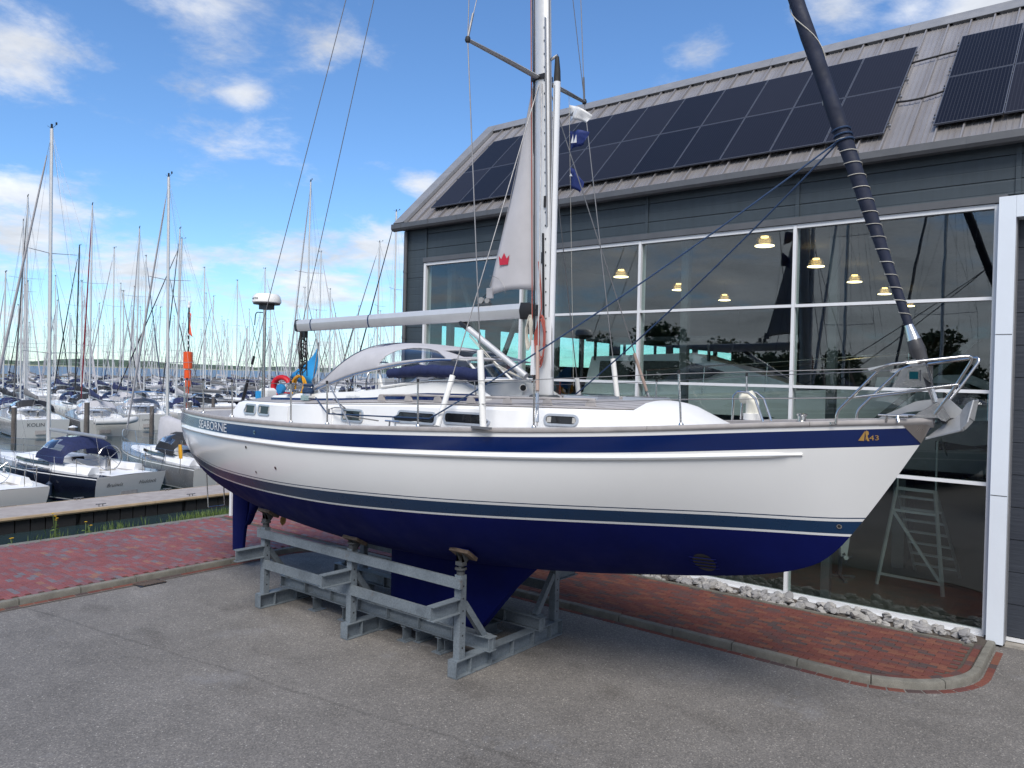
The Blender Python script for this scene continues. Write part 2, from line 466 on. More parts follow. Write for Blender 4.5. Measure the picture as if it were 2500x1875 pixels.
# ---------------------------------------------------------------- mesh builder
def spl(pts):
    xs = np.array([p[0] for p in pts], float)
    ys = np.array([p[1] for p in pts], float)
    d = np.diff(ys) / np.diff(xs)
    mm = np.zeros(len(xs))
    mm[0], mm[-1] = d[0], d[-1]
    for i in range(1, len(xs) - 1):
        mm[i] = 0 if d[i - 1] * d[i] <= 0 else 2 * d[i - 1] * d[i] / (d[i - 1] + d[i])
    def f(x):
        x = min(max(x, xs[0]), xs[-1])
        i = min(max(int(np.searchsorted(xs, x)) - 1, 0), len(xs) - 2)
        h = xs[i + 1] - xs[i]
        t = (x - xs[i]) / h
        return float((2*t**3-3*t*t+1)*ys[i] + (t**3-2*t*t+t)*h*mm[i] + (-2*t**3+3*t*t)*ys[i+1] + (t**3-t*t)*h*mm[i+1])
    return f
class MB:
    def __init__(s):
        s.v, s.f, s.m = [], [], []
    def add(s, vs, fs, mi=0):
        o = len(s.v)
        s.v += [tuple(p) for p in vs]
        s.f += [tuple(i + o for i in q) for q in fs]
        s.m += [mi] * len(fs)
        return s
    def hexa(s, p, mi=0):
        return s.add(p, [(0, 3, 2, 1), (4, 5, 6, 7), (0, 1, 5, 4), (1, 2, 6, 5), (2, 3, 7, 6), (3, 0, 4, 7)], mi)
    def box(s, c, d, mi=0, rz=0.0, rx=0.0, ry=0.0):
        h = [x / 2 for x in d]
        M_ = Matrix.Rotation(rz, 3, 'Z') @ Matrix.Rotation(ry, 3, 'Y') @ Matrix.Rotation(rx, 3, 'X')
        ps = []
        for z in (-1, 1):
            for x, y in ((-1, -1), (1, -1), (1, 1), (-1, 1)):
                ps.append(M_ @ Vector((x * h[0], y * h[1], z * h[2])) + Vector(c))
        return s.hexa(ps, mi)
    def bar(s, a, b, w, h, up=(0, 0, 1), mi=0):
        a, b = Vector(a), Vector(b)
        d = (b - a).normalized()
        x = d.cross(Vector(up))
        if x.length < 1e-4:
            x = d.cross(Vector((1, 0, 0)))
        x.normalize()
        y = x.cross(d)
        ps = []
        for p in (a, b):
            for i, j in ((-1, -1), (1, -1), (1, 1), (-1, 1)):
                ps.append(p + x * (i * w / 2) + y * (j * h / 2))
        return s.hexa(ps, mi)
    def ibeam(s, a, b, w, h, t=.012, mi=0):
        a, b = Vector(a), Vector(b)
        s.bar(a + Vector((0, 0, h/2 - t/2)), b + Vector((0, 0, h/2 - t/2)), w, t, mi=mi)
        s.bar(a - Vector((0, 0, h/2 - t/2)), b - Vector((0, 0, h/2 - t/2)), w, t, mi=mi)
        return s.bar(a, b, t, h - 2 * t, mi=mi)
    def tube(s, pts, r, n=8, closed=False, mi=0, cap=True):
        P = [Vector(p) for p in pts]
        k = len(P)
        rs = r if isinstance(r, (list, tuple)) else [r] * k
        up = None
        rings = []
        for i in range(k):
            if closed:
                d = P[(i + 1) % k] - P[i - 1]
            else:
                d = P[min(i + 1, k - 1)] - P[max(i - 1, 0)]
            d.normalize()
            if up is None:
                up = Vector((0, 0, 1)) if abs(d.z) < .9 else Vector((1, 0, 0))
            x = d.cross(up)
            if x.length < 1e-5:
                x = d.cross(Vector((0, 1, 0)))
            x.normalize()
            up = x.cross(d).normalized()
            rr = rs[i]
            if not isinstance(rr, tuple):
                rr = (rr, rr)
            rings.append([P[i] + x * (rr[0] * math.cos(2*math.pi*j/n)) + up * (rr[1] * math.sin(2*math.pi*j/n)) for j in range(n)])
        return s.loft(rings, True, closed, cap and not closed, mi)
    def loft(s, rings, around=True, along=False, cap=False, mi=0, mis=None):
        n = len(rings[0])
        vs = [p for r_ in rings for p in r_]
        fs = []
        o = len(s.v)
        s.v += [tuple(p) for p in vs]
        L_ = len(rings)
        for i in range(L_ if along else L_ - 1):
            for j in range(n if around else n - 1):
                a = i * n + j
                b = i * n + (j + 1) % n
                c = ((i + 1) % L_) * n + (j + 1) % n
                d = ((i + 1) % L_) * n + j
                s.f.append((o + a, o + b, o + c, o + d))
                s.m.append(mis[j] if mis else mi)
        if cap:
            s.f.append(tuple(o + j for j in reversed(range(n))))
            s.f.append(tuple(o + (L_ - 1) * n + j for j in range(n)))
            s.m += [mi, mi]
        return s
    def cyl(s, a, b, r0, r1=None, n=12, mi=0):
        return s.tube([a, b], [r0, r0 if r1 is None else r1], n, mi=mi)
    def lathe(s, prof, c=(0, 0, 0), n=16, mi=0, axis='Z'):
        rings = []
        for (r, z) in prof:
            ring = []
            for j in range(n):
                a = 2 * math.pi * j / n
                p = (r * math.cos(a), r * math.sin(a), z)
                if axis == 'X':
                    p = (z, r * math.cos(a), r * math.sin(a))
                elif axis == 'Y':
                    p = (r * math.cos(a), z, r * math.sin(a))
                ring.append((p[0] + c[0], p[1] + c[1], p[2] + c[2]))
            rings.append(ring)
        return s.loft(rings, True, False, True, mi)
    def prism(s, poly, d, mi=0):
        """poly: list of 3D points in a plane, d: extrusion vector"""
        n = len(poly)
        P = [Vector(p) for p in poly]
        Q = [p + Vector(d) for p in P]
        fs = [tuple(reversed(range(n))), tuple(range(n, 2 * n))]
        fs += [(i, (i + 1) % n, n + (i + 1) % n, n + i) for i in range(n)]
        return s.add(P + Q, fs, mi)
    def mesh(s, name, mats):
        me = bpy.data.meshes.new(name)
        me.from_pydata(s.v, [], s.f)
        if not isinstance(mats, (list, tuple)):
            mats = [mats]
        for m_ in mats:
            me.materials.append(m_)
        if len(mats) > 1:
            me.polygons.foreach_set('material_index', s.m)
        me.update()
        return me
    def build(s, name, mats, parent=None, smooth=None, loc=None):
        me = s.mesh(name, mats)
        if smooth is not None:
            me.shade_smooth()
            me.set_sharp_from_angle(angle=R(smooth))
        return link(name, me, parent, loc)
def link(name, me, parent=None, loc=None):
    o = bpy.data.objects.new(name, me)
    COL.objects.link(o)
    if parent is not None:
        o.parent = parent
    if loc is not None:
        o.location = loc
    return o
def thing(name, label, cat, loc=(0, 0, 0), rz=0.0, group=None):
    o = bpy.data.objects.new(name, None)
    o.empty_display_size = .3
    COL.objects.link(o)
    o.location = loc
    o.rotation_euler = (0, 0, rz)
    return tag(o, label, cat, group)
def tag(o, label, cat, group=None):
    o['label'] = label
    o['category'] = cat
    if group:
        o['group'] = group
    return o
def kind(o, k):
    o['kind'] = k
    return o
def dup(root, loc, rz=None, label=None):
    r = root.copy()
    COL.objects.link(r)
    r.location = loc
    if rz is not None:
        r.rotation_euler = (0, 0, rz)
    if label:
        r['label'] = label
    for ch in list(root.children):
        c = ch.copy()
        COL.objects.link(c)
        c.parent = r
        for g in list(ch.children):
            d = g.copy()
            COL.objects.link(d)
            d.parent = c
    return r
def text_mesh(txt, size, shear=0.0, bold=0.0, spacing=1.0):
    cu = bpy.data.curves.new('lettering', 'FONT')
    cu.body = txt
    cu.size = size
    cu.shear = shear
    cu.offset = bold
    cu.space_character = spacing
    cu.resolution_u = 3
    ob = bpy.data.objects.new('lettering', cu)
    COL.objects.link(ob)
    dg = bpy.context.evaluated_depsgraph_get()
    dg.update()
    me = bpy.data.meshes.new_from_object(ob.evaluated_get(dg))
    bpy.data.objects.remove(ob)
    bpy.data.curves.remove(cu)
    me.materials.clear()
    return me
def text_on(txt, size, fn, m_, parent, name='lettering', **k):
    """letters laid on a surface: fn maps (x, y) to a point"""
    me = text_mesh(txt, size, **k)
    for v in me.vertices:
        v.co = fn(v.co.x, v.co.y)
    me.materials.append(m_)
    me.update()
    return link(name, me, parent)

# ================================================================ ground
b_ = MB()
b_.add([(-14.72, -500, 0), (700, -500, 0), (700, 700, 0), (-14.72, 700, 0)], [(0, 1, 2, 3)])
kind(b_.build('asphalt_yard', MATS['asphalt']), 'structure')
PZ = 0.10                                   # top of the pavements
KP = []                                     # kerb path: straight, inner bend, straight, outer bend, straight
def kerb_path():
    P = []
    y = -6.0
    while y < 10.29:
        P.append((-14.75, y)); y += .05
    for i in range(31):
        a = R(180 - 90 * i / 30)
        P.append((-13.70 + 1.05 * math.cos(a), 10.30 + 1.05 * math.sin(a)))
    x = -13.65
    while x < -3.0:
        P.append((x, 11.35)); x += .05
    for i in range(41):
        a = R(-90 + 90 * i / 40)
        P.append((-3.0 + 1.5 * math.cos(a), 12.85 + 1.5 * math.sin(a)))
    y = 12.9
    while y < 14.36:
        P.append((-1.5, y)); y += .05
    return P
KP = np.array(kerb_path())
KL = np.concatenate([[0], np.cumsum(np.linalg.norm(np.diff(KP, axis=0), axis=1))])
def kp(l, off=0.0):
    x, y = np.interp(l, KL, KP[:, 0]), np.interp(l, KL, KP[:, 1])
    x2, y2 = np.interp(l + .03, KL, KP[:, 0]), np.interp(l + .03, KL, KP[:, 1])
    x1, y1 = np.interp(l - .03, KL, KP[:, 0]), np.interp(l - .03, KL, KP[:, 1])
    d = np.array([x2 - x1, y2 - y1]); d /= np.linalg.norm(d)
    return x - d[1] * off, y + d[0] * off    # off > 0: pavement side
kerb = kind(MB().add([(-14.74, -6, .001), (-14.68, -6, .001), (-14.68, 10, .001), (-14.74, 10, .001)], [(0, 1, 2, 3)]).build('kerb', CONC), 'structure')
def kerb_stone(l0, l1):
    b = MB()
    n = max(2, int((l1 - l0) / .12) + 1)
    rings = []
    hgt = .112 + random.uniform(-.004, .004)
    for i in range(n):
        l = l0 + (l1 - l0) * i / (n - 1)
        ring = []
        for off, z in ((0, -.05), (.0, hgt - .03), (.012, hgt - .008), (.035, hgt), (.108, hgt), (.114, hgt - .01), (.114, -.05)):
            x, y = kp(l, off)
            ring.append((x, y, z))
        rings.append(ring)
    b.loft(rings, True, False, True)
    return b.build('kerb_stone', CONC, kerb, 30)
l = 4.02
while l < KL[-1] - .2:
    kerb_stone(l + .004, min(l + .99, KL[-1]))
    l += 1.0
# pavement sheets (bedding below the bricks)
inner = [kp(x, .12) for x in np.arange(0, KL[-1], .1)] + [kp(KL[-1], .12)]
pav = kind(MB().add([(x, y, PZ - .022) for x, y in inner if x > -9.6] + [(-1.63, 14.6, PZ - .022), (-9.6, 14.6, PZ - .022)],
     [tuple(range(len([1 for x, y in inner if x > -9.6]) + 2))]).build('pavement_front', JOINT), 'structure')
lf = [(x, y) for x, y in inner if x <= -9.6]
pvl = kind(MB().add([(x, y, PZ - .023) for x, y in lf] + [(-9.6, 14.6, PZ - .023), (-9.6, 60, PZ - .023), (-19.30, 60, PZ - .023), (-19.30, -6, PZ - .023)],
     [tuple(range(len(lf) + 4))]).build('pavement_quay', JOINT), 'structure')
# bricks
BL, BW, BG = .232, .1045, .006
def brick_mesh(m_, jitter=0):
    b = MB()
    hx, hy, c = BL / 2 - BG / 2, BW / 2 - BG / 2, .006
    b.add([(-hx, -hy, 0), (hx, -hy, 0), (hx, hy, 0), (-hx, hy, 0), (-hx, -hy, .044), (hx, -hy, .044), (hx, hy, .044), (-hx, hy, .044),
           (-hx + c, -hy + c, .05), (hx - c, -hy + c, .05), (hx - c, hy - c, .05), (-hx + c, hy - c, .05)],
          [(8, 9, 10, 11), (4, 5, 9, 8), (5, 6, 10, 9), (6, 7, 11, 10), (7, 4, 8, 11), (0, 1, 5, 4), (1, 2, 6, 5), (2, 3, 7, 6), (3, 0, 4, 7)])
    return b
def lay(spots, parent, m_, near, name='brick'):
    """spots: (x, y, angle, length factor); the ones nearest to `near` become bricks of their own"""
    spots = sorted(spots, key=lambda s_: (s_[0] - near[0]) ** 2 + (s_[1] - near[1]) ** 2)
    proto = brick_mesh(m_)
    me = proto.mesh(name, m_)
    for i, (x, y, a, lf_) in enumerate(spots[:298]):
        o = link(name, me, parent, (x, y, PZ - .052 + random.uniform(-.002, .003)))
        o.rotation_euler = (random.uniform(-.008, .008), random.uniform(-.008, .008), a)
        o.scale = (lf_, 1, 1)
    rest = MB()
    for (x, y, a, lf_) in spots[298:]:
        ca, sa = math.cos(a), math.sin(a)
        dz = PZ - .052 + random.uniform(-.002, .003)
        tx, ty = random.uniform(-.008, .008), random.uniform(-.008, .008)
        rest.add([(x + ca * p[0] * lf_ - sa * p[1], y + sa * p[0] * lf_ + ca * p[1], p[2] + dz + tx * p[0] + ty * p[1]) for p in proto.v], proto.f)
    kind(rest.build('brick_field', m_, parent), 'stuff')
KPn = KP[::2]
def kd(x, y):
    return math.sqrt(((KPn[:, 0] - x) ** 2 + (KPn[:, 1] - y) ** 2).min())
def inside_front(x, y):
    if y < 11.48 or y > 13.9:
        return False
    if x > -3.0 and y < 12.85:
        return math.hypot(x + 3.0, y - 12.85) < 1.37
    return x < -1.63
spots = []
y, r_ = 11.48 + .11 + BW / 2, 0
while y < 13.93:
    x = -9.55 + (BL / 2 if r_ % 2 else 0)
    while x < -1.5:
        if inside_front(x, y) and kd(x, y) > .13 + .11 + .03 and x < -1.63 - .2:
            spots.append((x + random.uniform(-.003, .003), y, 0.0, 1.0))
        x += BL
    y += BW; r_ += 1
lc = float(np.interp(-9.5, KP[:, 0][340:], KL[340:]))
l = lc
while l < KL[-1] - .45:                       # edging course that follows the kerb
    x, y = kp(l, .13 + .005 + BW / 2)
    x2, y2 = kp(l + .02, .13 + .005 + BW / 2)
    if x > -9.6:
        spots.append((x, y, math.atan2(y2 - y, x2 - x), .93))
    l += .225
lay(spots, pav, BRICKR, (-2.6, 11.9))
spots = []
y, r_ = 2.0, 0
while y < 24:
    x = -19.2 + (BL / 2 if r_ % 2 else 0)
    while x < -9.6:
        ok = x < -14.98 if y < 10.3 else (x < -13.7 and y < 11.35 and math.hypot(x + 13.7, y - 10.3) > 1.3) or y > 11.58
        if ok and x < -14.98 and y < 10.3 or (ok and y >= 10.3 and not (x > -15.7 and y > 14.6) and y < 24):
            spots.append((x + random.uniform(-.003, .003), y, 0.0, 1.0))
        x += BL
    y += BW; r_ += 1
lay(spots, pvl, BRICKP, (-15.2, 5.2))
# gutter course of red bricks at asphalt level, outside the kerb
gut = kind(MB().add([(-14.60, -6, .002), (-14.52, -6, .002), (-14.52, 10, .002), (-14.60, 10, .002)], [(0, 1, 2, 3)]).build('gutter_course', JOINT), 'structure')
gm = brick_mesh(BRICKR).mesh('brick', BRICKR)
l = 10.0
while l < KL[-1] - .1:
    x, y = kp(l, -.075)
    x2, y2 = kp(l + .02, -.075)
    o = link('brick', gm, gut, (x, y, -.042 + random.uniform(-.001, .003)))
    o.rotation_euler = (0, 0, math.atan2(y2 - y, x2 - x))
    o.scale = (.93, 1, 1)
    l += .222
# concrete edging, bed and loose stones along the glass
kind(MB().box((-5.7, 13.955, .065), (7.9, .05, .09)).build('edging_strip', CONC), 'structure')
bed = kind(MB().add([(-9.6, 13.98, .05), (-1.64, 13.98, .05), (-1.64, 14.60, .05), (-9.6, 14.60, .05)], [(0, 1, 2, 3)]).build('stone_bed', PLINTH), 'structure')
smesh = []
for k in range(9):
    rr = random.Random(k)
    b = MB()
    rings = []
    for i in range(5):
        ph = -math.pi / 2 + math.pi * (i + .5) / 5
        ring = []
        for j in range(7):
            a = 2 * math.pi * (j + .5 * (i % 2)) / 7
            q = rr.uniform(.72, 1.18)
            ring.append((math.cos(a) * math.cos(ph) * q, .75 * math.sin(a) * math.cos(ph) * q, .62 * math.sin(ph) * rr.uniform(.85, 1.1)))
        rings.append(ring)
    b.loft(rings, True, False, True)
    smesh.append(b.mesh('stone', STONEM))
n = 0
for k in range(290):
    x = random.uniform(-9.4, -1.78)
    y = random.uniform(14.04, 14.50)
    o = link('stone', smesh[k % 9], bed)
    s_ = random.uniform(.045, .105) if k > 60 else random.uniform(.09, .14)
    o.location = (x, y, .055 + s_ * .45 + (.05 if random.random() < .35 else 0))
    o.rotation_euler = (random.uniform(-.5, .5), random.uniform(-.5, .5), random.uniform(0, 6.3))
    o.scale = (s_ * random.uniform(.9, 1.4), s_, s_ * random.uniform(.8, 1.1))

# bank, harbour water, far lake and far shore
b_ = MB()
ys = [-60 + 2.5 * i for i in range(130)]
rings = []
rb = random.Random(3)
for y in ys:
    w = math.sin(y * .7) * .25 + math.sin(y * 1.9 + 1) * .15 + rb.uniform(-.15, .15)
    rings.append([(-19.29, y, PZ - .02), (-19.6, y, PZ - .03), (-20.3, y, -.12 + rb.uniform(-.05, .05)), (-21.6, y, -.5 + rb.uniform(-.06, .06)), (-23.6 + w, y, -.9), (-25.6 + w, y, -1.25), (-30, y, -2.2)])
b_.loft(rings, False)
kind(b_.build('bank', SOIL, smooth=60), 'structure')
kind(MB().box((-19.43, 20, PZ - .045), (.26, 80, .06)).build('quay_edging', CONC), 'structure')
WZ = -.95
kind(MB().add([(-21.0, -300, WZ), (-21.0, 900, WZ), (-310, 900, WZ), (-310, -300, WZ)], [(3, 2, 1, 0)]).build('harbour_water', WATER), 'structure')
kind(MB().add([(-308, -6000, WZ - .06), (-308, 9000, WZ - .06), (-9000, 9000, WZ - .06), (-9000, -6000, WZ - .06)], [(3, 2, 1, 0)]).build('lake_water', SEA), 'structure')
b_ = MB()
rings = []
for i in range(200):
    y = -1500 + i * 45
    h = 10 + 6 * math.sin(i * .23) + 5 * math.sin(i * .61 + 2) + rb.uniform(-2.5, 3)
    x = -2600 + 200 * math.sin(i * .05)
    rings.append([(x + 60, y, WZ), (x + 40, y, WZ + 2.5), (x, y, WZ + 3.5), (x - 30, y, WZ + 3.5 + max(1, h)), (x - 400, y, WZ + 6 + max(1, h * 1.2)), (x - 900, y, WZ)])
b_.loft(rings, False, mis=[1, 1, 0, 0, 0])
kind(b_.build('far_shore', [LAND, SANDS], smooth=80), 'structure')
# stone breakwater that closes the harbour
b_ = MB()
rings = []
for i in range(220):
    y = -100 + i * 4
    rings.append([(-295 + rb.uniform(-.5, .5), y, WZ - .3), (-297, y, WZ + .9 + rb.uniform(-.3, .4)), (-300, y, WZ + 1.4 + rb.uniform(-.3, .3)), (-306, y, WZ - .3)])
b_.loft(rings, False)
kind(b_.build('breakwater', SOIL, smooth=20), 'structure')

# grass and weeds on the bank
def grass(name, spots, m_, hmin, hmax):
    b = MB()
    for (x, y, z, n_) in spots:
        for k in range(n_):
            px, py = x + random.gauss(0, .12), y + random.gauss(0, .12)
            h = random.uniform(hmin, hmax)
            a = random.uniform(0, 6.28)
            le = random.uniform(.05, .35) * h
            dx, dy = math.cos(a), math.sin(a)
            w = .006 + .004 * random.random()
            b.add([(px - dy * w, py + dx * w, z), (px + dy * w, py - dx * w, z), (px + dx * le * .4 + dy * w * .6, py + dy * le * .4 - dx * w * .6, z + h * .6), (px + dx * le, py + dy * le, z + h)],
                  [(0, 1, 2), (0, 2, 3)])
    return kind(b.build(name, m_), 'stuff')
sp = []
for i in range(330):
    y = random.uniform(10.9, 24)
    x = random.uniform(-20.6, -19.55)
    sp.append((x, y, -.02 - max(0, (-19.6 - x)) * .14, 13))
for i in range(34):
    y = random.choice([random.uniform(8.9, 9.3), random.uniform(9.9, 10.9), random.uniform(7.2, 7.8), random.uniform(8.0, 8.8)])
    x = random.uniform(-20.6, -19.6)
    sp.append((x, y, -.02 - max(0, (-19.6 - x)) * .14, 9 if y > 8.6 else 5))
tag(grass('grass', sp, GRASSM, .08, .30), 'tufts of green grass on the bank behind the quay bricks', 'grass')
YFL = mat('petal_yellow', (.75, .48, .02), .6)
for (x, y, hs, lab) in ((-20.0, 7.55, (.62, .55, .66, .5), 'tall yellow flowering weed nearest the left edge of the bank'),
                        (-19.9, 8.2, (.36, .3), 'low yellow flowering weed beside the grass tufts'),
                        (-19.9, 6.6, (.2, .24), 'small yellow flower at the far left end of the bank')):
    t_ = thing('flowering_weed', lab, 'plant', (x, y, -.10))
    for h in hs:
        dx, dy = random.uniform(-.14, .14), random.uniform(-.14, .14)
        MB().tube([(0, 0, 0), (dx * .5, dy * .5, h * .6), (dx, dy, h)], .006, 5).build('stem', GRASSM, t_)
        fl = MB()
        fl.add([(dx, dy, h)] + [(dx + (.045 if k % 2 else .02) * math.cos(6.283 * k / 14), dy + (.045 if k % 2 else .02) * math.sin(6.283 * k / 14), h + .018) for k in range(14)], [(0, k + 1, (k + 1) % 14 + 1) for k in range(14)])
        fl.build('flower_head', YFL, t_)
        for k in range(4):
            a, z = random.uniform(0, 6.28), h * random.uniform(.1, .6)
            MB().add([(dx * .4, dy * .4, z), (dx * .4 + .06 * math.cos(a), dy * .4 + .06 * math.sin(a), z + .03), (dx * .4 + .11 * math.cos(a + .2), dy * .4 + .11 * math.sin(a + .2), z)], [(0, 1, 2)]).build('leaf', GRASSM, t_)
# drain grate in the gutter
t_ = thing('drain_grate', 'rusty iron drain grate in the gutter beside the left kerb', 'drain', (-14.50, 7.15, .004))
MB().box((0, 0, .004), (.34, .5, .008)).build('frame', BLACK, t_)
IRON = mat('rusty_iron', (.13, .10, .085), .8, .4, var=.3, scale=20)
for k in range(8):
    MB().box((0, -.2 + k * .057, .014), (.30, .026, .016), rz=.35).build('bar', IRON, t_)
# sign on a post at the quay edge
t_ = thing('quay_sign', 'small blue sign on a white post at the quay edge behind the rudder', 'sign', (-19.25, 11.75, PZ - .02))
MB().bar((0, 0, 0), (0, 0, .98), .09, .09).build('post', FRAMEW, t_)
s_ = MB().box((.06, -.02, 1.02), (.03, .62, .36), rz=-.9).build('sign_board', SIGNB, t_)
text_on('i', .16, lambda x, y: Vector((.082, -.05 + x, .98 + y)), FRAMEW, s_)

# ================================================================ showroom building
GY = 14.70
bld = thing('showroom_building', 'dark slate showroom with tall glass front, grey metal roof and solar panels', 'building')
XE = [-14.80, -11.50, -8.25, -4.94, -1.69]
ZE = [.13, 2.56, 4.075, 5.60, 7.10]
def part(b, name, m_, smooth=None, parent=None):
    return b.build(name, m_, parent or bld, smooth)
for i in range(4):
    for j in range(4):
        part(MB().box(((XE[i] + XE[i + 1]) / 2, GY, (ZE[j] + ZE[j + 1]) / 2), (XE[i + 1] - XE[i] - .02, .012, ZE[j + 1] - ZE[j] - .02)), 'pane', GLASS)
for i, x in enumerate(XE):
    w = .062 if 0 < i < 4 else .075
    part(MB().box((x, GY - .025, (ZE[0] + ZE[-1]) / 2), (w, .11, ZE[-1] - ZE[0] + .06)).box((x, GY + .10, (ZE[0] + ZE[-1]) / 2), (.05, .12, ZE[-1] - ZE[0])), 'mullion', FRAMEW)
for j, z in enumerate(ZE):
    for i in range(4):
        h = .055 if 0 < j < 4 else .075
        part(MB().box(((XE[i] + XE[i + 1]) / 2, GY - .022, z), (XE[i + 1] - XE[i] - .07, .10, h)), 'transom', FRAMEW)
for i in range(4):
    part(MB().box(((XE[i] + XE[i + 1]) / 2, GY - .055, .062), (XE[i + 1] - XE[i] - .004, .13, .055)), 'window_sill', FRAMEW)
part(MB().box((-8.2, GY + .02, -.06), (13.3, .20, .19)), 'plinth', PLINTH)
# steel posts and crossed bracing just inside the glass
for i, x in enumerate((-14.3, -10.8, -7.4, -4.35)):
    part(MB().bar((x, GY + .45, 0.02), (x, GY + .45, 8.0), .16, .16), 'inner_post', DGREY)
for (a, b2) in (((-14.2, 1.0), (-11.6, 6.8)), ((-11.6, 1.0), (-14.2, 6.8)), ((-3.9, 3.2), (-2.0, 5.0))):
    part(MB().bar((a[0], GY + .62 + (.06 if a[0] > -12 else 0), a[1]), (b2[0], GY + .62 + (.06 if a[0] > -12 else 0), b2[1]), .10, .10, up=(0, 1, 0)), 'brace', DGREY)
# cladding panels
cl = [(-14.78, -8.13), (-8.10, -4.93), (-4.90, -1.43), (-1.40, 9.0)]
for (a, c) in cl:
    for (z0, z1) in ((7.27, 7.515), (7.52, 7.905), (7.91, 8.16)):
        if a < -14 or True:
            part(MB().box(((a + c) / 2, GY - .02, (z0 + z1) / 2), (c - a - .03, .05, z1 - z0 - .006)), 'cladding_panel', CLAD)
for x in (-14.79, -8.115, -4.915, -1.415):
    part(MB().box((x, GY - .045, 7.715), (.075, .06, .90)), 'cover_strip', CLAD)
part(MB().box((-8.2, GY - .05, 7.205), (13.3, .12, .12)), 'drip_flashing', GUTT)
part(MB().box((-3.3, GY + .06, 7.7), (24.6, .08, 1.0)), 'backing_wall', DGREY)
for (z0, z1) in ((0, 1.35), (1.355, 2.7), (2.705, 4.05), (4.055, 5.4), (5.405, 6.75), (6.755, 7.5), (7.505, 8.16)):
    part(MB().box((-15.23, GY - .03, (z0 + z1) / 2), (.79, .06, z1 - z0 - .005)), 'cladding_panel', CLAD)
gw = [(16.2, 18.2), (18.9, 20.9), (21.9, 23.5), (23.75, 25.6), (26.35, 29.2), (29.35, 30.3), (30.9, 32.9), (33.4, 35.2), (35.6, 37.4)]
part(MB().box((-15.66, 26.5, 2.26), (.06, 23.6, 4.52)), 'gable_wall', CLAD)
part(MB().box((-15.66, 26.5, 6.88), (.06, 23.6, 2.64)), 'gable_wall', CLAD)
ya = 14.7
for (a, c) in gw + [(38.3, 38.4)]:
    part(MB().box((-15.66, (ya + a) / 2, 5.04), (.06, a - ya, 1.04)), 'gable_pier', CLAD)
    ya = c
for (a, c) in gw:
    part(MB().box((-15.66, (a + c) / 2, 5.04), (.015, c - a, 1.04)), 'side_pane', BACKGL)
part(MB().prism([(-15.69, 14.62, 8.15), (-15.69, 18.30, 11.70), (-15.69, 21.98, 8.15)], (.06, 0, 0)), 'gable_peak', CLAD)
part(MB().tube([(-15.50, GY - .13, 0), (-15.50, GY - .13, 8.02)], .055, 10), 'downpipe', GUTT, 40)
for z in (1.2, 3.2, 5.1, 6.9):
    part(MB().cyl((-15.50, GY - .13, z), (-15.50, GY - .13, z + .06), .064), 'pipe_bracket', GUTT, 40)
# white portal frame and roller door on the right
po = part(MB().box((-1.53, GY - .10, 3.62), (.235, .32, 7.16)), 'portal_post', PORTAL)
for z in (2.42, 5.0):
    MB().box((-1.53, GY - .262, z), (.225, .006, .010)).build('panel_joint', GUTT, po)
part(MB().box((-1.53 + .125, GY - .05, 3.60), (.012, .26, 7.1)), 'portal_return_shaded', TRIM)  # side face of the white post, its shade painted in as darker grey
part(MB().box((3.2, GY - .10, 7.03), (9.22, .32, .34)), 'portal_head', PORTAL)
for k in range(13):
    z0 = .12 + k * .525
    part(MB().box((2.8, GY + .10, z0 + .26), (8.4, .05, .515)), 'door_slat', DOORM)
part(MB().box((2.8, GY + .08, .08), (8.4, .10, .05)), 'door_rail', FRAMEW)
part(MB().box((2.8, GY + .02, -.04), (8.4, .34, .16)), 'door_threshold', PLINTH)
# roof sheets: high ribs every 0.413 m, low beads between
RS = Vector((0, 18.30 - 14.45, 11.85 - 8.20))
RN = Vector((0, -RS.z, RS.y)).normalized()
RLEN = RS.length
RU = RS.normalized()
def rp(x, d, h=0.0):
    p = Vector((x, 14.45, 8.20)) + RU * d + RN * h
    return p
prof = []
for k in range(3):
    x0 = k * .413
    prof += [(x0, 0), (x0 + .002, .055), (x0 + .028, .055), (x0 + .034, 0)]
    for q in (.115, .205, .295):
        prof += [(x0 + q, 0), (x0 + q + .008, .012), (x0 + q + .018, .012), (x0 + q + .026, 0)]
prof.append((1.239, 0))
def sheet_mesh():
    b = MB()
    rings = []
    for d in (0.0, RLEN - .05):
        p = RU * d
        rings.append([(x, p.y + RN.y * h, p.z + RN.z * h) for x, h in prof])
    b.loft(rings, False)
    return b.mesh('roof_sheet', ROOFM)
rm = sheet_mesh()
roof = part(MB().add([tuple(rp(-15.8, 0, -.09)), tuple(rp(9, 0, -.09)), tuple(rp(9, RLEN, -.09)), tuple(rp(-15.8, RLEN, -.09))], [(0, 1, 2, 3)]), 'roof', DGREY)
for k in range(20):
    link('roof_sheet', rm, roof, (-15.45 + k * 1.239, 14.45, 8.20))
part(MB().add([(-15.8, 18.30, 11.84), (9, 18.30, 11.84), (9, 22.2, 8.2), (-15.8, 22.2, 8.2), (9, 26.0, 11.6), (-15.8, 26, 11.6), (9, 38, 8.2), (-15.8, 38, 8.2)],
     [(0, 1, 2, 3), (3, 2, 4, 5), (5, 4, 6, 7)]), 'rear_roof', ROOFM)
def ridge(x0, x1):
    b = MB()
    ring = lambda x: [tuple(rp(x, RLEN - .34, .06)), tuple(rp(x, RLEN - .34, .075)), tuple(rp(x, RLEN + .02, .10)), (x, 18.62, 11.62), (x, 18.6, 11.60), tuple(rp(x, RLEN, .06))]
    b.loft([ring(x0), ring(x1)], True, False, True)
    return b
x = -15.8
while x < 9:
    part(ridge(x, min(x + 3.0, 9) - .006), 'ridge_cap', RTRIM, parent=roof)
    x += 3.0
b = MB()
x = -15.3
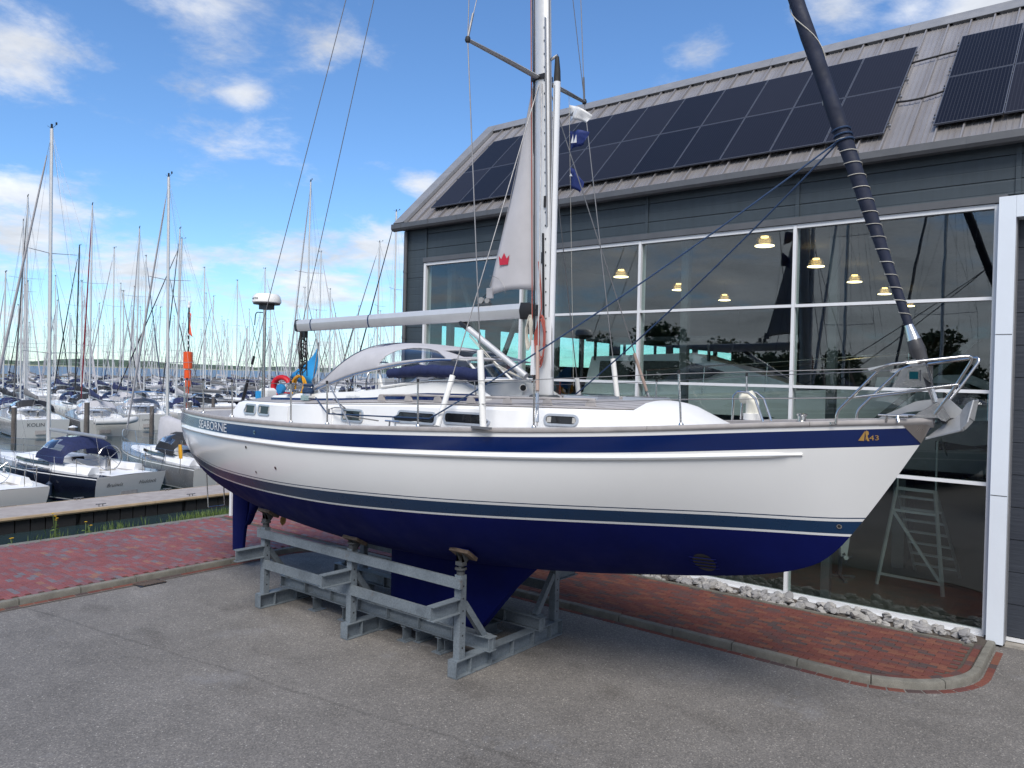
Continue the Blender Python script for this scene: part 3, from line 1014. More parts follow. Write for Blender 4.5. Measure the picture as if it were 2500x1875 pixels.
for k in range(58):
    b.add([tuple(rp(-15.4 + k * .413 + .04, RLEN - .33, -.01)), tuple(rp(-15.4 + (k + 1) * .413 - .04, RLEN - .33, -.01)), tuple(rp(-15.4 + (k + 1) * .413 - .04, RLEN - .33, .06)), tuple(rp(-15.4 + k * .413 + .04, RLEN - .33, .06))], [(0, 1, 2, 3)])
part(b, 'ridge_filler', GUTT, parent=roof)
for (d0, d1) in ((0, 2.62), (2.625, RLEN + .02)):
    b = MB()
    pr = [(-15.84, -.18), (-15.84, .085), (-15.46, .085), (-15.44, .10), (-15.41, .10), (-15.40, .02), (-15.46, .02), (-15.46, .06), (-15.80, .06), (-15.80, -.18)]
    b.loft([[tuple(rp(px, d, h)) for px, h in pr] for d in (d0, d1)], True, False, True)
    part(b, 'verge_trim', RTRIM, parent=roof)
# gutter: half-round box with brackets
gprof = [(-.17, .02), (-.175, -.10), (-.14, -.155), (-.05, -.17), (-.03, -.02)]
b = MB()
b.loft([[(x, 14.50 + y, 8.20 + z) for y, z in gprof] for x in (-15.85, 9)], False)
gu = part(b, 'gutter', GUTT)
for k in range(24):
    x = -15.5 + k * 1.03
    b = MB()
    b.loft([[(xx, 14.50 + y * 1.03 - .003, 8.20 + z * 1.04) for y, z in gprof] for xx in (x, x + .03)], False)
    b.build('gutter_bracket', GUTT, gu)
part(MB().box((-3.4, 14.60, 8.10), (24.6, .30, .04)), 'soffit', GUTT)

# solar arrays: frames, panels, clamps, cables
PWID, PH = 1.024, 1.765
def panel_mesh():
    b = MB()
    w, h = PWID / 2 - .006, PH / 2 - .008
    b.box((0, 0, .015), (2 * w, 2 * h, .03))
    b.add([(-w + .014, -h + .018, .0315), (w - .014, -h + .018, .0315), (w - .014, h - .018, .0315), (-w + .014, h - .018, .0315)], [(0, 1, 2, 3)], 1)
    return b.mesh('solar_panel', [mat('panel_frame', (.12, .13, .16), .4, .4), SOLAR])
pm = panel_mesh()
ROT = Matrix((Vector((1, 0, 0)), RU, RN)).transposed().to_4x4()
def array(label, x0, ncol, d0):
    p0 = rp(x0, d0, .10)
    t = bpy.data.objects.new('solar_array', None)
    COL.objects.link(t)
    tag(t, label, 'solar panels', 'solar arrays on the showroom roof')
    t.matrix_world = Matrix.Translation(p0) @ ROT
    for r_ in range(2):
        for c in range(ncol):
            link('solar_panel', pm, t, (PWID * (c + .5), PH * (r_ + .5), .0))
    for y in (.35, 1.45, 2.15, 3.25):
        MB().box((ncol * PWID / 2, y, -.03), (ncol * PWID + .10, .04, .04)).build('mounting_rail', ALUD, t)
        for x in [-.02] + [PWID * k for k in range(1, ncol)] + [ncol * PWID + .02]:
            MB().box((x, y, .025), (.02, .05, .02)).build('clamp', DGREY, t)
    nfeet = ncol * 2
    for y in (.35, 3.25):
        for k in range(nfeet + 1):
            MB().box((k * ncol * PWID / nfeet, y, -.075), (.03, .05, .06)).build('foot', ALUD, t)
    return t
arrL = array('long row of black solar panels, two high, left of the roof gap', -14.72, 11, .47)
arrR = array('black solar panels at the right end of the roof beyond the gap', -2.68, 6, .47)
for (d0, d1, sag, lab) in ((3.35, 3.48, .0, 'upper black cable bridging the gap between the solar arrays'), (1.75, 1.85, .22, 'lower sagging black cable between the solar arrays')):
    pts = []
    for i in range(9):
        u = i / 8
        pts.append(tuple(rp(-3.55 + u * .9, .2 + d0 - .2 + (d1 - d0) * u - sag * 4 * u * (1 - u) * .5, .075)))
    tag(MB().tube(pts, .02, 6).build('solar_cable', BLACK, smooth=40), lab, 'cable')

# interior
part(MB().add([(-15.6, GY + .12, .02), (9, GY + .12, .02), (9, 38.2, .02), (-15.6, 38.2, .02)], [(0, 1, 2, 3)]), 'inner_floor', MATS['showroom_floor'])
part(MB().add([(-15.6, GY + .12, 8.05), (-15.6, 38.2, 8.05), (9, 38.2, 8.05), (9, GY + .12, 8.05)], [(0, 1, 2, 3)]), 'inner_ceiling', INCEIL)
part(MB().add([(9, GY + .12, 0), (9, 38.2, 0), (9, 38.2, 8.2), (9, GY + .12, 8.2)], [(0, 1, 2, 3)]), 'end_wall', INW)
# rear wall with windows
wins = [(-2.8, -1.2), (1, 2.6), (4.5, 6.2)]
zlo, zhi = 6.6, 7.5
part(MB().box((-3.3, 38.25, zlo / 2), (24.7, .2, zlo)), 'rear_wall', INW)
part(MB().box((-3.3, 38.25, (zhi + 8.1) / 2), (24.7, .2, 8.1 - zhi)), 'rear_wall', INW)
xs = -15.65
for (a, c) in wins + [(9.05, 9.06)]:
    if a > xs + .02:
        part(MB().box(((xs + a) / 2, 38.25, (zlo + zhi) / 2), (a - xs, .2, zhi - zlo)), 'rear_pier', INW)
    xs = c
for (a, c) in wins:
    part(MB().box(((a + c) / 2, 38.25, (zlo + zhi) / 2), (c - a, .02, zhi - zlo)), 'rear_pane', BACKGL)
for (x, y, z, lab) in [(-6.98, 18.5, 7.55, 'front lit pendant lamp of the right lamp row in the showroom'), (-6.98, 22.5, 7.55, 'second lit pendant lamp of the right lamp row in the showroom'), (-6.98, 26.5, 7.55, 'third lit pendant lamp of the right lamp row in the showroom'), (-6.98, 30.5, 7.55, 'fourth lit pendant lamp of the right lamp row in the showroom'), (-6.98, 34.5, 7.45, 'rearmost lit pendant lamp of the right lamp row in the showroom'), (-12.5, 17.0, 7.42, 'front lit pendant lamp of the left lamp row in the showroom'), (-12.5, 21.0, 7.42, 'second lit pendant lamp of the left lamp row in the showroom'), (-12.5, 25.0, 7.42, 'third lit pendant lamp of the left lamp row in the showroom'), (-12.5, 29.0, 7.42, 'rearmost lit pendant lamp of the left lamp row in the showroom')]:
    t = thing('pendant_lamp', lab, 'lamp', (x, y, z), group='pendant lamps in the showroom')
    prof_ = [(.10, .17), (.135, .165), (.20, .10), (.225, 0.0), (.232, -.06), (.215, -.06)]
    b = MB()
    b.lathe(prof_, n=20)
    b.f = b.f[:-2]; b.m = b.m[:-2]
    b.build('lamp_shade', LAMPG, t, 40)
    MB().lathe([(.05, .14), (.095, .13), (.095, .165), (.05, .17)], n=14).build('bulb', LAMPE, t, 40)
    MB().lathe([(.19, -.085), (.232, -.078), (.232, -.062), (.19, -.065)], n=20).build('light_ring', LAMPE, t, 40)
    MB().cyl((0, 0, .16), (0, 0, 8.05 - z), .006, n=6).build('cord', BLACK, t)
# step ladder standing on the showroom floor
t = thing('platform_ladder', 'aluminium platform step ladder with handrails behind the right glass', 'ladder', (-3.3, 17.1, .02), -.10)
LAD = mat('ladder_alu', (.50, .52, .53), .4, .6)
fr = MB()
for a, c in (((-.62, 0, 0), (-.36, .25, 2.0)), ((.62, 0, 0), (.36, .25, 2.0))):
    MB().bar(a, c, .06, .05).build('leg', LAD, t)
MB().bar((-.36, .25, 2.0), (.36, .25, 2.0), .05, .06).build('crossbar', LAD, t)
MB().bar((-.42, .19, 1.55), (.42, .19, 1.55), .045, .05).build('crossbar', LAD, t)
MB().bar((-.59, .03, .22), (.59, .03, .22), .045, .05).build('crossbar', LAD, t)
MB().bar((-.40, .20, 1.52), (.57, .03, .24), .045, .05).build('diagonal_brace', LAD, t)
for s_ in (-1, 1):
    MB().bar((.45 * s_, 1.9, 0), (.36 * s_, .3, 2.0), .05, .05).build('side_rail', LAD, t)
for k in range(7):
    u = (k + .7) / 7.4
    MB().box((0, 1.9 - 1.6 * u, 2.0 * u), (.86 - .1 * u, .10, .04)).build('step', LAD, t)
for s_ in (-1, 1):
    MB().tube([(.36 * s_, .3, 2.0), (.36 * s_, .3, 3.0), (.36 * s_, .5, 3.08), (.38 * s_, .9, 2.7)], .02, 8).build('handrail', LAD, t)
# outboard engine on a stand
t = thing('outboard_engine', 'grey outboard engine on a stand behind the glass by the bow', 'engine', (-4.55, 17.0, .02), .5)
MB().loft([[(x * .20, y * .28, z) for x, y in ((-1, -1), (1, -1), (1.05, .9), (.5, 1.2), (-.5, 1.2), (-1.05, .9))] for z in (1.30, 1.60)] + [[(x * .14, y * .20 + .02, 1.78) for x, y in ((-1, -1), (1, -1), (1.05, .9), (.5, 1.2), (-.5, 1.2), (-1.05, .9))]], True, False, True).build('cowl', SILVER, t, 40)
MB().loft([[(x * s_, y * s_ * 1.5, z) for x, y in ((-1, -1), (1, -1), (1, 1), (-1, 1))] for s_, z in ((.13, 1.30), (.10, 1.0), (.07, .62), (.06, .5))], True, False, True).build('drive_leg', SILVER, t, 40)
pr_ = MB()
for k in range(3):
    a = 2.1 * k
    pr_.prism([(.02, -.24, .52), (.02 + .09 * math.cos(a), -.25, .52 + .12 * math.sin(a)), (.03 + .13 * math.cos(a + .5), -.25, .52 + .13 * math.sin(a + .5))], (0, .012, 0))
pr_.build('propeller', BLACK, t)
MB().tube([(0, -.26, .52), (0, .12, .52)], [.05, .035], 10).build('gearcase', SILVER, t, 40)
MB().bar((0, .22, 1.15), (0, .22, 0), .07, .07).bar((-.3, .22, .03), (.3, .22, .03), .06, .05).bar((0, -.3, .03), (0, .5, .03), .06, .05).build('stand', DGREY, t)
# display motor boats in the showroom
def motor_boat(name, label, loc, rz, L_, hullm, s=1.0, fly=True, lift=0.0):
    t = thing(name, label, 'boat', loc, rz)
    b = MB()
    rings = []
    for i in range(15):
        u = i / 14
        x = -L_ / 2 + L_ * u
        hb = 1.55 * s * (1 - max(0, (u - .45) / .55) ** 2.2) + .02
        zk = .35 + 1.1 * max(0, (u - .62) / .38) ** 2
        zs = 1.55 + .55 * u ** 1.6
        rings.append([(x, y, z) for y, z in ((0, zk), (hb * .8, zk + .32), (hb * .9, (zk + zs) / 2), (hb, zs), (hb * .93, zs + .06), (-hb * .93, zs + .06), (-hb, zs), (-hb * .9, (zk + zs) / 2), (-hb * .8, zk + .32))])
    b.loft(rings, True, False, True)
    b.build('hull', hullm, t, 35)
    c = MB()
    rings = []
    for u, w, z in ((-.30, 1.05, 1.75), (-.28, 1.0, 2.7), (-.02, .98, 2.8), (.10, .85, 2.45), (.22, .62, 2.05)):
        x = L_ * u
        rings.append([(x, -w * s, 1.7 + max(0, u) * .5), (x, -w * s * .85, z), (x, w * s * .85, z), (x, w * s, 1.7 + max(0, u) * .5)])
    c.loft(rings, True, False, True)
    c.build('cabin', DECKW, t, 30)
    for sd in (-1, 1):
        g = MB()
        g.prism([(-L_ * .25, sd * 1.0 * s, 2.1), (L_ * .02, sd * .97 * s, 2.15), (L_ * .07, sd * .9 * s, 2.35), (-L_ * .02, sd * .93 * s, 2.6), (-L_ * .25, sd * .94 * s, 2.58)], (0, sd * .02, 0))
        g.build('window', WINDARK, t)
        h = MB()
        h.prism([(-L_ * .1, sd * 1.44 * s, 1.15), (L_ * .16, sd * 1.36 * s, 1.2), (L_ * .2, sd * 1.33 * s, 1.34), (-L_ * .1, sd * 1.44 * s, 1.34)], (0, sd * .05, 0))
        h.build('hull_window', WINDARK, t)
        r_ = MB()
        r_.tube([(-L_ * .1, sd * 1.45 * s, 2.35), (L_ * .2, sd * 1.15 * s, 2.6), (L_ * .44, sd * .35 * s, 2.85)], .02, 6)
        for q in range(5):
            u = q / 4
            r_.cyl((-L_ * .1 + u * L_ * .54, sd * (1.45 - u * 1.1 + .25 * math.sin(u * 3.1)) * s, 1.75 + u * .3), (-L_ * .1 + u * L_ * .54, sd * (1.45 - u * 1.1 + .1 * math.sin(u * 3.1)) * s, 2.36 + u * .46), .014, n=6)
        r_.build('guard_rail', STEEL, t, 40)
    if fly:
        MB().box((-L_ * .12, 0, 3.15), (L_ * .34, 2.0 * s, .10)).build('canopy', DGREY, t)
        for sx, sy in ((-.27, -1), (-.27, 1), (.03, -1), (.03, 1)):
            MB().bar((L_ * sx, sy * .85 * s, 2.6), (L_ * sx, sy * .85 * s, 3.12), .08, .05).build('canopy_post', DGREY, t)
    for x_, w_ in ((-.2, 2.0), (.15, 1.6)):
        MB().box((L_ * x_, 0, .22 - lift / 2), (.25, w_, .40 + lift)).build('chock', DGREY, t)
    return t
motor_boat('motor_yacht', 'white motor yacht with dark canopy in the showroom behind the mast', (-8.3, 18.4, 2.02), .06, 10.5, DECKW, 1.0, True, 2.0)
motor_boat('motor_boat', 'grey hulled motor boat in the showroom behind the pulpit', (-2.6, 20.0, 1.62), .1, 7.0, SILVER, .85, False, 1.6)
motor_boat('sport_boat', 'dark hulled sport boat deep in the showroom behind the coachroof', (-12.8, 27.0, .02), .2, 7.5, GREYHULL, .9)
# advertising banner inside the left pane
t = thing('banner_stand', 'red brown banner with a pale emblem behind the left panes', 'banner', (-12.1, 16.2, .02))
BAN = mat('banner_red', (.30, .07, .03), .7)
MB().box((0, 0, 2.2), (1.5, .03, 3.6)).build('banner_cloth', BAN, t)
MB().prism([(-.2, -.03, 1.6), (.02, -.03, 1.9), (.25, -.03, 1.6), (.12, -.03, 2.1), (.3, -.03, 2.9), (.02, -.03, 2.5), (-.25, -.03, 2.9), (-.1, -.03, 2.1)], (0, .012, 0)).build('emblem', FRAMEW, t)
MB().box((0, 0, .2), (1.6, .4, .4)).build('base', DGREY, t)

# ================================================================ the yacht on the hard
Y = thing('sailing_yacht', 'white sailing yacht with navy stripe and furled navy headsail, propped on a steel cradle', 'yacht', (-9.63, 8.92, 0))
f_rail = spl([(-5.45, 3.325), (-3, 3.345), (-1, 3.36), (0, 3.37), (1.02, 3.40), (2.31, 3.45), (3.25, 3.49), (4.08, 3.53), (5.22, 3.60), (6.5, 3.70), (7.16, 3.75), (7.82, 3.80), (8.12, 3.83)])
f_b = spl([(-5.45, .92), (-5, 1.14), (-4, 1.50), (-3, 1.75), (-2, 1.93), (-1, 2.02), (0, 2.05), (1, 2.02), (2, 1.94), (3, 1.80), (4, 1.58), (5, 1.28), (6, .90), (7, .48), (7.7, .19), (8.12, .035)])
f_k = spl([(-5.46, 2.64), (-5.38, 2.50), (-5.2, 2.24), (-4.95, 1.98), (-4.5, 1.76), (-4.05, 1.63), (-3.3, 1.50), (-2.5, 1.40), (-1.7, 1.33), (0, 1.25), (1.5, 1.27), (3.06, 1.38), (4, 1.48), (4.95, 1.62), (6, 1.80), (6.53, 1.93), (6.95, 2.10), (7.18, 2.30), (7.42, 2.63), (7.7, 3.07), (7.97, 3.53), (8.12, 3.80)])
def zs(s):
    return f_rail(s) - .045
def sm(a, b, x):
    t = min(1, max(0, (x - a) / (b - a)))
    return t * t * (3 - 2 * t)
def hb(s, z):
    zk, zt = f_k(s), zs(s)
    h = min(1, max(0, (z - zk) / max(.02, zt - zk)))
    w = sm(1.8, 7.6, s)
    p, q = 2.5 * (1 - w) + 1.25 * w, 1.75 * (1 - w) + 1.02 * w
    t = f_b(s) * (1 - (1 - h) ** p) ** (1 / q)
    t *= 1 - .05 * sm(-2, -5.4, s) * sm(.75, 1.0, h)
    return t
top_d = spl([(-5.45, .085), (-2, .105), (1, .115), (8.1, .10)])
bot_d = spl([(-5.45, .265), (-2, .285), (2, .30), (6, .30), (8.1, .285)])
l_bu = spl([(-5.4, 2.72), (-4.6, 2.58), (-3.4, 2.43), (-2.66, 2.385), (-.93, 2.37), (.49, 2.40), (2.07, 2.46), (4.47, 2.555), (5.87, 2.60), (7.09, 2.63), (7.6, 2.66), (8.2, 2.68)])
l_bl = spl([(-5.4, 2.55), (-4.6, 2.42), (-2.71, 2.23), (-1.09, 2.205), (.37, 2.22), (1.98, 2.29), (4.43, 2.405), (7.09, 2.49), (8.2, 2.52)])
rows = [lambda s: zs(s), lambda s: f_rail(s) - top_d(s), lambda s: f_rail(s) - .5 * (top_d(s) + bot_d(s)), lambda s: f_rail(s) - bot_d(s)]
mi_ = [0, 1, 1]
for k in range(1, 8):
    rows.append(lambda s, k=k: (f_rail(s) - bot_d(s)) * (1 - k / 8) + (l_bu(s) + .045) * k / 8)
    mi_.append(0)
rows += [lambda s: l_bu(s) + .045, lambda s: l_bu(s) + .032, lambda s: l_bu(s), lambda s: l_bl(s), lambda s: l_bl(s) - .028]
mi_ += [0, 2, 0, 2, 0]
def ends(fn):
    a = -5.45
    if fn(a) < f_k(a):
        lo, hi = -5.45, -3.0
        for _ in range(40):
            m_ = (lo + hi) / 2
            if fn(m_) < f_k(m_): lo = m_
            else: hi = m_
        a = hi
    lo, hi = 5.0, 8.12
    for _ in range(40):
        m_ = (lo + hi) / 2
        if fn(m_) > f_k(m_): lo = m_
        else: hi = m_
    return a, lo
NU = 110
def us(i, n=NU):
    u = i / n
    return u - .055 * math.sin(2 * math.pi * u) * -1 if False else .5 - .5 * math.cos(math.pi * (u * .86 + .07)) if False else u
grid = []
for fn in rows:
    a, c = ends(fn)
    line = []
    for i in range(NU + 1):
        u = i / NU
        u = u + .10 * math.sin(2 * math.pi * u) * -.5 / 1.0 if False else u
        s = a + (c - a) * (.5 - .5 * math.cos(math.pi * u)) * .35 + (c - a) * u * .65
        z = fn(s)
        line.append((s, hb(s, z) if 0 < i < NU or fn(s) > f_k(s) + .02 else 0.0, z))
    line[-1] = (line[-1][0], 0.0, line[-1][2])
    grid.append(line)
H = MB()
def side(grid_, mis_, sd):
    o = len(H.v)
    n = len(grid_[0])
    for ln in grid_:
        H.v += [(s, -sd * t, z) for s, t, z in ln]
    for r_ in range(len(grid_) - 1):
        for i in range(n - 1):
            q = (o + r_ * n + i, o + (r_ + 1) * n + i, o + (r_ + 1) * n + i + 1, o + r_ * n + i + 1)
            H.f.append(q if sd > 0 else tuple(reversed(q)))
            H.m.append(mis_[r_])
for sd in (1, -1):
    side(grid, mi_, sd)
a, c = ends(rows[-1])
low_ = []
NR = 16
for r_ in range(NR + 1):
    g = 1 - r_ / NR
    line = []
    for i in range(NU + 1):
        u = i / NU
        s = a + (c - a) * (.5 - .5 * math.cos(math.pi * u)) * .35 + (c - a) * u * .65
        zt, zk = rows[-1](s), f_k(s)
        z = zk + (max(zt, zk) - zk) * g ** 1.6
        line.append((s, hb(s, z) if r_ < NR else 0.0, z))
    low_.append(line)
for sd in (1, -1):
    side(low_, [3] * NR, sd)
# transom
zt0 = zs(-5.45)
tr = [(hb(-5.45, z), z) for z in [2.64 + (zt0 - 2.64) * k / 10 for k in range(11)]]
o = len(H.v)
H.v += [(-5.45, -t, z) for t, z in tr] + [(-5.45, t, z) for t, z in tr]
for k in range(10):
    H.f.append((o + k, o + k + 1, o + 11 + k + 1, o + 11 + k)); H.m.append(0)
hull = H.build('hull', [HULLW, NAVY, BOOT, ANTI], Y, 28)
def hp(s, z, off=.004, sd=1):
    return Vector((s, -sd * (hb(s, z) + off), z))
# stern cut-off of the navy stripe: a white margin
# rubbing strake
for sd in (1, -1):
    b = MB()
    rings = []
    for i in range(80):
        s = -4.85 + (6.92 + 4.85) * i / 79
        z = f_rail(s) - bot_d(s) - .052 - .012 * sm(3, 6.9, s)
        t = hb(s, z)
        e = 1.0 if 1 < i < 78 else .55
        rings.append([(s, -sd * (t + dy * e), z + dz * e) for dy, dz in ((-.01, .032), (.018, .030), (.034, .016), (.038, 0), (.034, -.016), (.018, -.030), (-.01, -.032))])
    b.loft(rings, True, False, True)
    st = b.build('rubbing_strake', WHITE, Y, 40)
    MB().loft([[(s, -sd * (hb(s, f_rail(s) - bot_d(s) - .052) + .036 + e), f_rail(s) - bot_d(s) - .052 - .012 * sm(3, 6.9, s) + dz) for e, dz in ((0, .006), (.005, .004), (.005, -.004), (0, -.006))] for s in [-4.7 + 11.5 * i / 60 for i in range(61)]], True, False, True).build('strake_insert', FRAMEW, st, 40)
# teak cap rail in lengths
for sd in (1, -1):
    cuts = [-5.45, -2.6, .2, 3.0, 5.4, 7.0, 8.10]
    for a_, c_ in zip(cuts[:-1], cuts[1:]):
        rings = []
        n_ = 22
        for i in range(n_):
            s = a_ + .003 + (c_ - a_ - .006) * i / (n_ - 1)
            t, z = hb(s, zs(s)), f_rail(s)
            w = .085 if s < 7.6 else .05
            rings.append([(s, -sd * max(.002, t + d), z + e) for d, e in ((.020, -.052), (.028, -.03), (.022, -.004), (.008, .0), (-w + .01, 0), (-w, -.006), (-w, -.11))])
        MB().loft(rings, True, False, True).build('cap_rail', RAILT, Y, 40)
t0 = hb(-5.45, zt0)
MB().box((-5.43, 0, 3.30), (.10, 2 * t0 + .04, .05)).build('taffrail', RAILT, Y)
MB().box((-5.40, 0, 3.22), (.05, 2 * t0 - .02, .14)).build('taffrail_board', WHITE, Y)
# deck
rings = []
for i in range(60):
    s = -5.42 + (8.02 + 5.42) * i / 59
    t = max(.01, hb(s, zs(s)) - .07)
    z = zs(s) - .055
    rings.append([(s, t * k / 6, z + .05 * (1 - (k / 6) ** 2) * min(1, t)) for k in range(-6, 7)])
MB().loft(rings, False).build('deck', TEAK, Y, 60)
# keel, rudder and skeg
def foil(rings_spec, name, m_, n=12):
    rings = []
    for (le, te, z, th) in rings_spec:
        ring = []
        for j in range(2 * n):
            u = j / n if j <= n else (2 * n - j) / n
            x = le + (te - le) * (1 - math.cos(math.pi * u)) / 2
            c = (1 - math.cos(math.pi * u)) / 2
            w = th * 2.6 * (.2969 * math.sqrt(max(c, 0)) - .126 * c - .3516 * c * c + .2843 * c ** 3 - .1015 * c ** 4) * 2
            ring.append((x, (w + .012) * (1 if j <= n else -1) * (1 if 0 < j != n else 0.6), z))
        rings.append(ring)
    return MB().loft(rings, True, False, True).build(name, m_, Y, 35)
foil([(3.35, -.06, 1.55, .34), (3.05, -.05, 1.36, .30), (2.72, -.05, 1.05, .27), (2.38, -.05, .65, .28), (2.12, -.05, .34, .33), (2.02, -.03, .24, .30), (1.95, .0, .205, .20)], 'keel', ANTI)
ru = foil([(-4.30, -4.93, 2.0, .13), (-4.34, -4.93, 1.22, .12), (-4.45, -4.91, .8, .11), (-4.50, -4.90, .36, .08)], 'rudder', ANTI)
foil([(-3.75, -4.28, 1.85, .16), (-3.98, -4.30, 1.45, .14), (-4.18, -4.32, 1.20, .12)], 'skeg', ANTI)
foil([(-4.18, -4.34, 1.19, .12), (-4.26, -4.36, 1.06, .11), (-4.36, -4.42, .95, .10)], 'rudder_balance', ANTI)
# shaft, strut, propeller
MB().tube([(-2.1, 0, 1.40), (-3.12, 0, 1.375)], .028, 8).build('propeller_shaft', STEEL, Y, 40)
MB().bar((-2.86, 0, 1.55), (-2.88, 0, 1.38), .07, .022, up=(1, 0, 0)).build('shaft_strut', BRONZE, Y)
pr_ = MB().tube([(-3.02, 0, 1.377), (-3.12, 0, 1.375), (-3.22, 0, 1.373)], [.05, .05, .022], 10).build('propeller', BRONZE, Y, 40)
for k in range(3):
    a = R(20 + 120 * k)
    d, e = Vector((0, math.cos(a), math.sin(a))), Vector((.45, -math.sin(a), math.cos(a))).normalized()
    c0 = Vector((-3.12, 0, 1.375))
    MB().prism([c0 + d * r_ + e * w for r_, w in ((.04, -.02), (.12, -.06), (.20, -.05), (.255, 0), (.20, .05), (.12, .05), (.04, .02))], Vector((.010, 0, 0))).build('blade', BRONZE, pr_)
# bow plate, thruster, skin fittings
b = MB()
for sd in (1, -1):
    pts = []
    for i in range(7):
        u = i / 6
        zt, zb_ = f_rail(7.83 + .27 * u) - .075, 3.75 - .0 * u
        s_top = 7.83 + .26 * u
        pts.append([hp(s_top + (7.985 + .0 * u - s_top) * v, (f_rail(s_top) - .062) * (1 - v) + 3.545 * v, .005, sd) for v in [k / 6 for k in range(7)]])
    b.loft(pts, False)
b.build('bow_plate', mat('bow_plate_steel', (.36, .33, .31), .30, .85, var=.1), Y, 60)
def disc(name, s, z, r, m_, off=.004, n=20, parent=Y):
    b = MB()
    P = [hp(s + r * math.cos(2*math.pi*k/n), z + r * math.sin(2*math.pi*k/n), off) for k in range(n)]
    b.add(P + [hp(s, z, off)], [(k, (k + 1) % n, n) for k in range(n)])
    return b.build(name, m_, parent)
th = disc('thruster_tunnel', 5.72, 1.95, .125, BLACK, .006)
for k in range(4):
    MB().tube([hp(5.72 - .15, 1.95 - .07 + .045 * k, .012), hp(5.72 + .15, 1.95 - .075 + .045 * k, .012)], .005, 5).build('grille_bar', ANTI, th)
for (s, z, r) in ((-1.07, 3.16, .032), (-1.36, 2.90, .024), (-.56, 2.64, .026), (-1.19, 2.51, .02), (7.22, 2.58, .026)):
    sf = disc('skin_fitting', s, z, r, STEEL, .008, 14)
    disc('outlet', s, z, r * .6, BLACK, .011, 12, sf)
# lettering and emblem on the navy stripe
def stripe_text(txt, s0, z0, size, m_, w, name='lettering', **k):
    me = text_mesh(txt, size, **k)
    xs = [v.co.x for v in me.vertices]
    sc = w / (max(xs) - min(xs))
    for v in me.vertices:
        s = s0 + (v.co.x - min(xs)) * sc
        v.co = hp(s, z0 + v.co.y + (f_rail(s) - f_rail(s0)), .006)
    me.materials.append(m_)
    me.update()
    return link(name, me, Y)
stripe_text('SEABORNE', -3.42, 3.085, .205, FRAMEW, 1.40, 'name_lettering')
stripe_text('43', 7.535, 3.558, .075, GOLD, .085, 'number_lettering')
b = MB()
lg = [(7.435, 3.55), (7.50, 3.66), (7.488, 3.55)]
b.add([hp(s, z, .007) for s, z in lg], [(0, 2, 1)])
lg2 = [(7.498, 3.55), (7.505, 3.60), (7.500, 3.645), (7.512, 3.662), (7.530, 3.650), (7.533, 3.625), (7.520, 3.605), (7.536, 3.55), (7.515, 3.55), (7.508, 3.575)]
b.add([hp(s, z, .007) for s, z in lg2], [tuple(reversed(range(len(lg2))))])
b.build('bow_emblem', GOLD, Y)

# ---- cabin trunk
def tb(s):
    return float(np.interp(s, [-2.9, -2.4, -1, 0, 2, 3, 4, 5, 5.85], [1.26, 1.34, 1.42, 1.45, 1.42, 1.32, 1.12, .84, .56]))
f_t = spl([(-2.9, 3.58), (-1.6, 3.61), (-.77, 3.63), (.77, 3.70), (1.64, 3.73), (2.74, 3.745), (3.66, 3.76), (4.73, 3.775), (5.4, 3.79)])
def zd(s):
    return zs(s) - .06
rings = []
def trunk_ring(s, k=1.0):
    w, d = tb(s), zd(s)
    t = d + (f_t(min(s, 5.4)) - d) * k
    cr = .10 * k
    half = [(w, d), (w - .03 * k, t - .055 * k), (w - .055 * k, t - .018 * k), (w - .12 * k, t), (w * .55, t + cr * .7), (w * .25, t + cr * .95), (0, t + cr)]
    return [(s, -y, z) for y, z in half] + [(s, y, z) for y, z in reversed(half[:-1])]
for s, k in [(-3.12, .02), (-2.82, .96), (-2.74, 1)] + [(-2.7 + .2 * i, 1) for i in range(1, 38)] + [(5.0, 1), (5.12, .97), (5.28, .86), (5.55, .45), (5.80, .03)]:
    rings.append(trunk_ring(s, k))
tk = MB()
tk.loft(rings, False, mis=[0, 0, 0, 1, 1, 1, 1, 1, 1, 0, 0, 0])
for q in range(len(tk.f)):
    sm_ = tk.v[tk.f[q][0]][0]
    if sm_ > 4.75 or sm_ < -2.75:
        tk.m[q] = 0
trunk = tk.build('cabin_trunk', [DECKW, TEAK], Y, 28)
def tp(s, z, off=0.0, sd=1):
    d = zd(s)
    k = min(1, max(0, (z - d) / max(.05, f_t(s) - .055 - d)))
    return Vector((s, -sd * (tb(s) - .03 * k + off), z))
